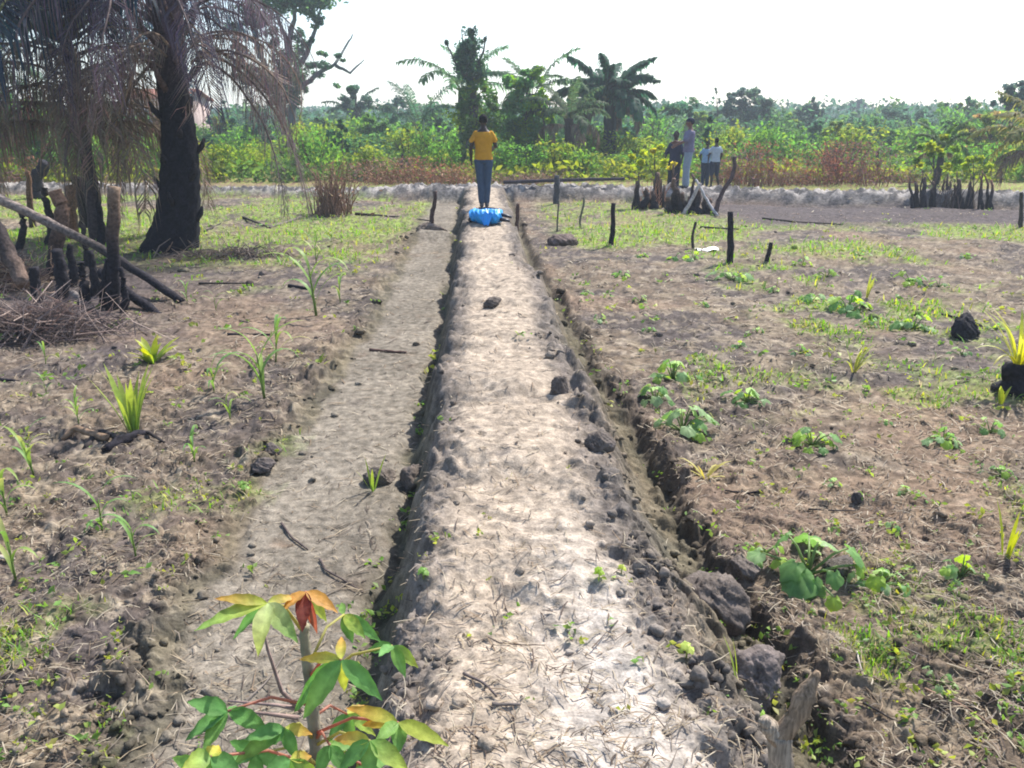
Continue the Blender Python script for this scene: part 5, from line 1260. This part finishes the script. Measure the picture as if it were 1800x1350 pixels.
def remesh(mb, name, voxel, c, smooth=4, fold=0, seed=0, colfn=None):
    me = mb.mesh(name); o = bpy.data.objects.new('tmp', me); col.objects.link(o)
    m = o.modifiers.new('r', 'REMESH'); m.mode = 'VOXEL'; m.voxel_size = voxel; m.use_smooth_shade = True
    s = o.modifiers.new('s', 'SMOOTH'); s.iterations = smooth; s.factor = .5
    dg = bpy.context.evaluated_depsgraph_get(); me2 = bpy.data.meshes.new_from_object(o.evaluated_get(dg)); me2.name = name
    bpy.data.objects.remove(o); bpy.data.meshes.remove(me)
    n = len(me2.vertices); co = np.zeros(n * 3, np.float32); me2.vertices.foreach_get('co', co); co = co.reshape(-1, 3)
    if fold:
        nr = np.zeros(n * 3, np.float32); me2.vertices.foreach_get('normal', nr); nr = nr.reshape(-1, 3)
        f = fbm(co[:, 0] * 9 + co[:, 1] * 7, co[:, 2] * 7 + co[:, 0] * 4, seed, 3) - .5
        co = co + nr * (f * fold)[:, None]; me2.vertices.foreach_set('co', co.ravel().astype(np.float32))
    cc = np.tile(np.array(c, float), (n, 1)) if colfn is None else colfn(co)
    for a in list(me2.color_attributes): me2.color_attributes.remove(a)
    a = me2.color_attributes.new('Col', 'FLOAT_COLOR', 'POINT'); c4 = np.ones((n, 4), np.float32); c4[:, :3] = cc; a.data.foreach_set('color', c4.ravel())
    me2.polygons.foreach_set('use_smooth', np.ones(len(me2.polygons), bool)); me2.update()
    return me2
def hand(mb, wrist, d, palmn, side, r=.009):
    """hand hanging along d, palm facing palmn, thumb on the side vector"""
    wrist = np.array(wrist); d = unit(np.array(d, float)); n_ = unit(np.array(palmn, float)); s = unit(np.cross(d, n_)) * side
    pal = wrist + d * .05
    for o in (-.026, -.009, .009, .026): cap_mb(mb, wrist + s * o * .7, .015, wrist + d * .085 + s * o, .012, 10)
    for i, (o, L) in enumerate(((.030, .066), (.011, .075), (-.010, .070), (-.030, .055))):
        a = wrist + d * .085 + s * o; b = a + d * L * .5 + n_ * .008; c = b + d * L * .32 + n_ * .02; e = c + d * L * .18 + n_ * .016
        cap_mb(mb, a, r * 1.05, b, r, 8); cap_mb(mb, b, r, c, r * .92, 8); cap_mb(mb, c, r * .92, e, r * .85, 8)
    a = wrist + d * .025 + s * .026; b = a + d * .035 + s * .024 + n_ * .012; c = b + d * .032 + s * .004 + n_ * .012
    cap_mb(mb, a, r * 1.3, b, r * 1.1, 8); cap_mb(mb, b, r * 1.1, c, r * .95, 8)
def person(loc, rz, hgt, J, shirt, trous, skin, hair, label, vox=.008, cap=None, shoes=(.03, .03, .035), sleeve=.55, shorts=False, loose=1.0, lean=0., slim=1.):
    """J: joint dict in a 1.72 m figure that faces +Y. elbow/wrist for L and R, foot offsets"""
    s = hgt / 1.72; root = empty('person', loc, rz, s); tag(root, label, 'person')
    sh = {'L': np.array([-.175 * slim, 0, 1.40]), 'R': np.array([.175 * slim, 0, 1.40])}
    dl = np.array([0, math.sin(lean), 0])
    def LN(p): # lean upper body forward about the hips
        p = np.array(p, float); h_ = max(0, p[2] - .92); return np.array([p[0], p[1] + h_ * math.sin(lean), .92 + h_ * math.cos(lean) if p[2] > .92 else p[2]])
    hip = {'L': np.array([-.085, 0, .90]), 'R': np.array([.085, 0, .90])}
    b = MB()
    # torso
    T = [(0, 0, .84, .12, .09), (0, 0, .92, .155, .105), (0, 0, 1.02, .138, .098), (0, .005, 1.12, .135, .098), (0, .01, 1.24, .155, .11), (0, .008, 1.34, .160, .11), (0, 0, 1.41, .125, .085), (0, -.005, 1.455, .075, .065), (0, 0, 1.50, .055, .055)]
    def T_(rs, gx, gy, cut=None):
        out = []
        for x, y, z, rx, ry in rs:
            q = LN((x, y, z)); out.append((q[0], q[1], q[2], rx * slim + gx, ry + gy))
        return out
    rings(b, T_(T, 0, 0))
    hd = LN((0, .012, 1.61)); nk = LN((0, -.005, 1.44))
    cap_mb(b, nk, .056, LN((0, .005, 1.56)), .052)
    ellip(b, hd + (0, -.005, .012), (.074, .094, .098)); ellip(b, hd + (0, .03, -.055), (.052, .055, .05))   # skull, jaw
    cap_mb(b, hd + (0, .088, .008), .010, hd + (0, .104, -.022), .014, 8)                               # nose
    cap_mb(b, hd + (-.03, .082, .024), .010, hd + (.03, .082, .024), .010, 8)                             # brow
    cap_mb(b, hd + (-.018, .086, -.052), .009, hd + (.018, .086, -.052), .009, 8)                          # lips
    for sx in (-1, 1): ellip(b, hd + (sx * .076, -.005, -.005), (.010, .020, .030))                     # ears
    sh = {k: LN(v) for k, v in sh.items()}
    for k, sx in (('L', -1), ('R', 1)):
        el, wr = np.array(J['el' + k]), np.array(J['wr' + k])
        cap_mb(b, sh[k] - (sx * .04, 0, .022), .047, el, .037); cap_mb(b, el, .037, wr, .024)
        hand(b, wr, wr - el + np.array([0, 0, -.02]), J.get('pn' + k, (-sx, 0, 0)), 1 if k == 'R' else -1)
        kn, an = np.array(J['kn' + k]), np.array(J['an' + k])
        cap_mb(b, hip[k], .085, kn, .052); cap_mb(b, kn, .052, kn * .6 + an * .4 + (0, -.012, 0), .052); cap_mb(b, kn * .6 + an * .4 + (0, -.012, 0), .05, an, .034)
        cap_mb(b, an + (0, -.02, -.035), .032, an + (0, .13, -.05), .024)
    body = obj('body', remesh(b, 'body', vox, skin, 3), M['skin'], root)
    # shirt
    b = MB(); g_ = .016 * loose
    rs = [(x, y, z, rx, ry) for x, y, z, rx, ry in T if z > .86 and z < 1.43]
    q = T_(rs, g_, g_); q[0] = (q[0][0], q[0][1], q[0][2] - .02, q[0][3] + .004, q[0][4] + .006); rings(b, q)
    for k, sx in (('L', -1), ('R', 1)):
        el = np.array(J['el' + k]); e2 = sh[k] * (1 - sleeve) + el * sleeve
        cap_mb(b, sh[k] - (sx * .045, 0, .022), .048 + g_ * .5, e2, .046 + g_ * .7)
    obj('shirt', remesh(b, 'shirt', vox * 1.2, shirt, 3, .018, 4), M['cloth'], root)
    # trousers
    b = MB(); rings(b, [(0, 0, .84, .13, .105), (0, 0, .90, .162, .117), (0, 0, .965, .150, .112)])
    for k in 'LR':
        kn, an = np.array(J['kn' + k]), np.array(J['an' + k]); ww = .012 * loose
        cap_mb(b, hip[k] - (0, 0, .02), .092 + ww * .5, kn, .058 + ww)
        if not shorts: cap_mb(b, kn, .058 + ww, an + (0, 0, .03), .042 + ww * 1.3)
    obj('trousers' if not shorts else 'shorts', remesh(b, 'trousers', vox * 1.2, trous, 3, .016, 9), M['cloth'], root)
    # shoes
    for k in 'LR':
        an = np.array(J['an' + k]); b = MB(); cap_mb(b, an + (0, -.035, -.04), .042, an + (0, .13, -.052), .033); cap_mb(b, an + (0, -.01, 0), .042, an + (0, -.01, -.03), .044)
        obj('shoe', remesh(b, 'shoe', .01, shoes, 2), M['nylon'], root)
    # hair
    b = MB(); ellip(b, hd + (0, -.018, .026), (.079, .092, .094)); obj('hair', remesh(b, 'hair', .009, hair, 1, .006, 3), M['cloth'], root)
    if cap:
        b = MB(); ellip(b, hd + (0, -.008, .055), (.088, .104, .07)); cap_mb(b, hd + (-.04, .1, .05), .012, hd + (.04, .1, .05), .012); cap_mb(b, hd + (-.03, .14, .045), .011, hd + (.03, .14, .045), .011)
        obj('cap', remesh(b, 'cap', .009, cap, 2), M['cloth'], root)
    return root
dskin = (.035, .022, .018)
pp_ = G(851, 366, .4); zf = H(pp_[0], pp_[1])
person((pp_[0], pp_[1], zf - .005), R(3), 1.73, dict(elL=(-.24, -.02, 1.14), wrL=(-.235, .02, .89), elR=(.235, .02, 1.15), wrR=(.19, .21, 1.10), pnL=(1, 0, 0), pnR=(-1, 0, 0), knL=(-.065, .02, .48), anL=(-.045, 0, .09), knR=(.07, .02, .48), anR=(.055, .02, .09)),
       (.50, .25, .025), (.045, .075, .13), dskin, (.012, .011, .012), 'person in a mustard yellow T-shirt and blue jeans standing on the path, back turned', .007, slim=1.06, loose=1.0, shoes=(.05, .05, .06))
ye = 22.0
a = PY(1207, 320, ye - .2); zf = H(a.x, a.y)
person((a.x, a.y, zf - .01), R(75), 1.80, dict(elL=(-.22, .1, 1.17), wrL=(-.16, .30, 1.08), elR=(.24, .06, 1.15), wrR=(.18, .30, 1.14), knL=(-.09, .03, .48), anL=(-.09, 0, .09), knR=(.09, .03, .48), anR=(.1, .05, .09)),
       (.16, .15, .22), (.22, .27, .33), (.16, .08, .06), (.02, .02, .025), 'person in a dark cap, purplish shirt and loose grey trousers on the embankment', .010, cap=(.03, .035, .06), loose=2.2, sleeve=.85)
a = PY(1184, 318, ye + 1.0); zf = H(a.x, a.y)
person((a.x, a.y, zf - .01), R(150), 1.74, dict(elL=(-.25, .06, 1.14), wrL=(-.24, .16, .92), elR=(.25, .02, 1.14), wrR=(.25, .08, .90), knL=(-.09, .03, .48), anL=(-.1, 0, .09), knR=(.09, .03, .48), anR=(.1, .05, .09)),
       (.03, .035, .065), (.02, .022, .035), dskin, (.012, .011, .012), 'person in dark navy clothes standing left of the one with the cap', .010, loose=1.6, sleeve=.95)
a = PY(1240, 300, 26.0); zf = H(a.x, a.y)
person((a.x, a.y, zf), R(-20), 1.46, dict(elL=(-.24, .02, 1.14), wrL=(-.2, .15, .95), elR=(.23, .02, 1.14), wrR=(.2, .15, .95), knL=(-.08, .03, .48), anL=(-.09, 0, .09), knR=(.08, .03, .48), anR=(.08, .05, .09)),
       (.20, .30, .42), (.035, .05, .085), dskin, (.012, .011, .012), 'small far person in a light blue shirt and dark trousers, left of two', .010, loose=1.5, lean=.28)
a = PY(1256, 300, 25.3); zf = H(a.x, a.y)
person((a.x, a.y, zf), R(10), 1.50, dict(elL=(-.24, .02, 1.14), wrL=(-.2, .15, .95), elR=(.24, .02, 1.14), wrR=(.22, .12, .93), knL=(-.08, .05, .48), anL=(-.09, 0, .09), knR=(.1, .02, .48), anR=(.16, -.08, .09)),
       (.34, .40, .46), (.03, .04, .07), dskin, (.012, .011, .012), 'small far person in a pale shirt and dark shorts, right of two', .010, loose=1.4, shorts=True)

# ------------------------------------------------------------------ blue bag
def blue_bag():
    x, y = G(855, 392, .42); z = H(x, y); root = empty('blue_bag', (x, y + .12, z), 0); tag(root, 'bright blue bag with black ends lying on the path behind the standing person', 'bag')
    b = MB()
    rs = []
    for t in np.linspace(0, 1, 41):
        X = -.27 + .52 * t; r = .155 * math.sin(math.pi * (.18 + .64 * t)) ** .5
        rs.append((X, r))
    k = 24; th = np.arange(k) / k * 2 * np.pi
    V = []; g = np.random.default_rng(2)
    for i, (X, r) in enumerate(rs):
        cr = 1 + .05 * np.sin(th * 5 + i * .5) + .05 * np.sin(i * 1.1 + 3 * np.sin(th)) + .05 * np.sin(th * 9 - i * .7) + .02 * (g.random(k) - .5)
        V.append(np.stack([np.full(k, X) + .02 * np.sin(th * 2), np.cos(th) * r * 1.35 * cr + .03 * math.sin(i * .35), np.maximum(np.sin(th) * r * .85 * cr + .125, .0) + .012 * np.sin(i * .4)], 1))
    n = len(rs); V = np.vstack(V + [[(-.29, 0, .1), (.27, 0, .1)]]); i = np.arange(n - 1)[:, None] * k; j = np.arange(k)[None, :]
    q = np.stack([i + j, i + (j + 1) % k, i + k + (j + 1) % k, i + k + j], -1).reshape(-1, 4); jj = np.arange(k); a0 = n * k
    t = np.vstack([np.stack([np.full(k, a0), (jj + 1) % k, jj], -1), np.stack([np.full(k, a0 + 1), (n - 1) * k + jj, (n - 1) * k + (jj + 1) % k], -1)])
    b.add(V, q, t, (.005, .26, .66)); obj('bag_body', b.mesh('bag_body'), M['nylon'], root)
    m_ = MB(); m_.tube([(-.12, -.03, .262), (.0, -.05, .268), (.12, -.04, .262), (.2, -.02, .24)], .012, 6, (.01, .02, .05)); obj('zip', m_.mesh('zip'), M['nylon'], root)
    # front flap hanging to the ground
    m_ = MB(); n1 = 9; uu, vv = np.meshgrid(np.linspace(-1, 1, n1), np.linspace(0, 1, n1)); W = .12 * (1 - .65 * vv)
    P_ = np.stack([uu * W + .0, -.20 - .06 * vv + .012 * np.sin(uu * 6), .18 * (1 - vv) + .012 * np.cos(uu * 5) + .012], -1).reshape(-1, 3)
    ii = (np.arange(n1 - 1)[:, None] * n1 + np.arange(n1 - 1)[None, :]).ravel(); m_.add(P_, np.stack([ii, ii + 1, ii + n1 + 1, ii + n1], 1), None, (.015, .26, .75)); P2 = P_ + (0, .01, 0); m_.add(P2, np.stack([ii, ii + n1, ii + n1 + 1, ii + 1], 1), None, (.015, .26, .75)); obj('flap', m_.mesh('flap'), M['nylon'], root)
    for sx, L, yy, zz in ((1, .17, -.03, .16), (1, .14, -.12, .09), (-1, .05, -.06, .09)):
        m_ = MB(); m_.tube([(sx * .22, yy, zz), (sx * (.25 + L * .5), yy - .02, zz * .85), (sx * (.25 + L), yy - .02, zz * .7)], [.055 if sx < 0 else .03, .045 if sx < 0 else .028, .02], 10, (.012, .014, .025), True, .1, 3); obj('end_piece' if sx < 0 else 'strap', m_.mesh('strap'), M['nylon'], root)
blue_bag()

# ------------------------------------------------------------------ cassava plant in the foreground
def lobe(mb, base, d, nrm, L, W, c0, c1, droop):
    """one pointed leaf lobe with midrib fold"""
    n = 9; t = np.linspace(0, 1, n); d = unit(np.array(d, float)); nrm = np.array(nrm, float); nrm = unit(nrm - d * (nrm @ d)); s = np.cross(d, nrm)
    ctr = np.array(base) + d * (t * L)[:, None] + np.array([0, 0, -1.]) * (droop * L * t ** 2)[:, None]
    wd = W * np.sin(np.pi * np.clip(t, 0, 1) ** .75) ** 1.0 + W * .04; wd[-1] = .0005
    V = np.stack([ctr + s * wd[:, None] + nrm * (wd * .35)[:, None], ctr, ctr - s * wd[:, None] + nrm * (wd * .35)[:, None]], 1).reshape(-1, 3)
    i = np.arange(n - 1)[:, None] * 3; q = np.concatenate([i + np.array([[0, 1, 4, 3]]), i + np.array([[1, 2, 5, 4]])])
    V += np.repeat(np.sin(t * 23)[:, None] * W * .10 * np.array([0, 0, 1.]), 3, axis=0) * np.tile([[1], [0], [-1]], (n, 1))
    c = np.repeat(np.array(c0)[None] * (1 - t[:, None]) + np.array(c1)[None] * t[:, None], 3, axis=0); c[1::3] = c[1::3] * 1.35 + .02
    mb.add(V, q, None, c)
def cassava():
    Y0 = 1.27; x0 = PY(558, 1350, Y0).x; base = Vector((x0, Y0, H(x0, Y0) - .03))
    root = empty('cassava_plant', base); tag(root, 'young cassava plant with hand-shaped green and orange leaves in the foreground', 'cassava plant'); b0 = np.array(base)
    q = lambda x, y, Y=Y0: np.array(tuple(PY(x, y, Y))) - b0
    m_ = MB(); sp = [np.array([0, 0, 0]), q(560, 1350), q(553, 1290), q(548, 1230), q(540, 1160), q(535, 1120), q(536, 1098)]
    n = 30; t = np.linspace(0, len(sp) - 1, n); pp = np.stack([np.interp(t, np.arange(len(sp)), np.array(sp)[:, i]) for i in range(3)], 1)
    rr = np.interp(t, np.arange(len(sp)), [.017, .0150, .0135, .012, .0105, .0095, .0085]) * (1 + .08 * np.sin(np.arange(n) * 2.1))
    cc = np.stack([np.interp(t, [0, 4, 6], v) for v in ((.27, .23, .24), (.23, .21, .22), (.19, .15, .15))], 1)
    m_.tube(pp, rr, 12, cc, True, .05, 2); obj('stem', m_.mesh('cassava_stem'), M['bark'], root)
    g = np.random.default_rng(3)
    G1 = (.10, .235, .06); G2 = (.16, .29, .065); YG = (.30, .35, .06); OR = (.40, .21, .045); PL = (.36, .41, .20); RD_ = (.16, .045, .03); DG = (.08, .20, .05)
    # leaf: hub px, Y, list of (tip px, dY, width scale, c0, c1), stalk from px
    LV = [
     ((470, 1060), 1.20, [((375, 1052), -.02, .55, YG, OR), ((345, 1108), -.06, 1, YG, G2), ((415, 1120), .04, .7, G1, G1), ((455, 1150), -.10, 1.1, PL, YG), ((520, 1125), -.05, 1.1, PL, G2), ((520, 1050), .03, .5, YG, OR)], (532, 1110)),
     ((537, 1040), 1.24, [((497, 1075), -.04, .8, OR, OR), ((532, 1105), -.05, .9, RD_, RD_), ((555, 1105), .02, .8, RD_, (.2, .08, .04)), ((590, 1075), -.02, .8, OR, OR), ((570, 1088), .05, .8, YG, YG)], (536, 1100)),
     ((605, 1080), 1.38, [((618, 1125), -.02, .8, G2, G1), ((640, 1120), -.04, .8, YG, G2), ((664, 1125), .02, .8, G1, G1), ((600, 1060), .05, .4, G2, G2)], (545, 1165)),
     ((600, 1160), 1.15, [((540, 1255), -.04, 1.35, G1, G2), ((525, 1245), .05, 1.2, DG, DG), ((665, 1225), -.02, 1.0, G1, G1), ((605, 1210), .04, .7, YG, YG), ((530, 1160), .06, .6, YG, (.3, .2, .04)), ((600, 1120), .07, .5, YG, OR)], (545, 1190)),
     ((690, 1135), 1.28, [((645, 1145), .0, .6, G1, G1), ((710, 1185), -.02, .7, G2, G1), ((730, 1170), .02, .7, G1, YG), ((665, 1155), -.06, .6, G1, G1)], (552, 1205)),
     ((700, 1270), 1.10, [((785, 1310), -.03, .8, YG, YG), ((700, 1320), -.03, .9, G2, G1), ((640, 1275), .03, .6, YG, OR), ((660, 1305), -.04, .7, G2, G2), ((610, 1245), .05, .7, YG, OR)], (553, 1290)),
     ((650, 1302), 1.06, [((600, 1352), -.02, .9, G1, DG), ((650, 1365), -.03, .9, G2, G1), ((715, 1355), -.02, 1, G2, YG), ((590, 1300), .03, .7, YG, OR), ((690, 1340), .03, .8, G1, G1)], (556, 1310)),
     ((400, 1250), 1.14, [((325, 1232), -.02, 1.0, DG, G1), ((330, 1300), -.03, 1, G1, G1), ((465, 1280), .02, 1, G1, G1), ((360, 1320), -.05, 1, G1, G2), ((440, 1250), .04, .8, DG, G1)], (549, 1240)),
     ((500, 1280), 1.12, [((430, 1300), -.03, .8, G1, G1), ((415, 1340), -.04, .9, G2, G2), ((520, 1330), -.02, .7, G1, G1), ((470, 1312), -.02, .9, DG, G1), ((545, 1290), .02, .6, YG, OR)], (552, 1300)),
     ((370, 1330), 1.02, [((320, 1350), -.03, 1.1, G2, YG), ((350, 1390), -.02, 1.1, G2, G1), ((420, 1360), .0, 1, G1, G1), ((385, 1310), .02, .8, YG, (.5, .4, .05))], (556, 1345)),
     ((510, 1335), 1.05, [((460, 1370), -.03, 1, G1, G1), ((500, 1395), -.02, 1, G2, G1), ((560, 1375), .02, .9, G1, YG), ((545, 1330), .03, .6, YG, OR)], (556, 1345)),
     ((640, 1345), 1.15, [((620, 1390), -.03, .8, G1, G1), ((680, 1390), -.03, .9, G1, G1), ((690, 1335), .02, .8, G2, G1)], (558, 1340)),
     ((450, 1325), 1.18, [((400, 1300), -.02, .8, G1, G1), ((395, 1345), -.03, .9, DG, G1), ((450, 1385), -.02, .9, G1, G2), ((500, 1350), .02, .8, G1, G1), ((480, 1300), .03, .6, G2, G1)], (556, 1340)),
     ((610, 1255), 1.34, [((580, 1300), -.03, .8, DG, G1), ((620, 1310), -.03, .8, G1, G2), ((655, 1290), .02, .7, G2, YG), ((640, 1240), .03, .6, YG, OR)], (552, 1260)),
     ((345, 1345), 1.24, [((300, 1330), -.02, .8, G1, G2), ((310, 1375), -.02, .9, G2, YG), ((370, 1385), .0, .8, G1, G1), ((380, 1335), .02, .7, YG, G2)], (556, 1360)),
     ((580, 1310), 1.2, [((560, 1360), -.03, .9, G1, G1), ((610, 1360), -.03, .8, DG, G1), ((625, 1310), .02, .7, G2, G1)], (555, 1300)),
    ]
    for li, (hub, Y, lobes, stalk) in enumerate(LV):
        m_ = MB(); hb = q(hub[0], hub[1], Y); st = q(stalk[0], stalk[1], Y0)
        m_.tube([st, (st + hb) / 2 + (0, 0, .025), hb], [.0035, .0028, .0022], 6, (.42, .20, .14) if li % 2 else (.38, .36, .12))
        lf = obj('leaf', m_.mesh('petiole'), M['crop'], root)
        m2 = MB()
        for (tip, dY, ws, c0, c1) in lobes:
            tp = q(tip[0], tip[1], Y + dY); d = tp - hb; L = np.linalg.norm(d)
            n0 = np.array([g.normal() * .25, -.6, .8])
            lobe(m2, hb, d + np.array([0, 0, .12 * L]), n0, L * 1.02, 0.0125 * ws + .003, c0, c1, .12)
        obj('leaf_blade', m2.mesh('leaf_blade'), M['cass'], lf)
    # side twigs
    for i, pl in enumerate([[(530, 1250), (495, 1215), (470, 1140), (465, 1110)], [(520, 1245), (490, 1240), (400, 1232)], [(525, 1262), (470, 1255), (410, 1248)]]):
        m_ = MB(); ps = [q(x, y, Y0 + .10) for x, y in pl]; m_.tube(ps, np.linspace(.0055, .002, len(ps)), 6, (.25, .18, .16)); obj('twig', m_.mesh('cassava_twig'), M['bark'], root)
cassava()

# ------------------------------------------------------------------ haze
def haze():
    m = bpy.data.materials.new('haze_air'); m.use_nodes = True; nt = m.node_tree; nt.nodes.remove(nt.nodes['Principled BSDF'])
    v = nt.nodes.new('ShaderNodeVolumePrincipled'); v.inputs['Color'].default_value = (.80, .90, 1, 1); v.inputs['Density'].default_value = HAZE; v.inputs['Anisotropy'].default_value = .2
    nt.links.new(v.outputs[0], nt.nodes['Material Output'].inputs['Volume'])
    V = [(x, y, z) for z in (-3.5, 22) for y in (-6, 460) for x in (-520, 520)]
    me = mk_mesh('haze', V, [(0, 2, 3, 1), (4, 5, 7, 6), (0, 1, 5, 4), (2, 6, 7, 3), (0, 4, 6, 2), (1, 3, 7, 5)], None, None, False)
    tag(obj('haze', me, m), 'thin pale blue haze over the whole scene', 'haze', None, 'stuff')
HAZE = .0016
haze()
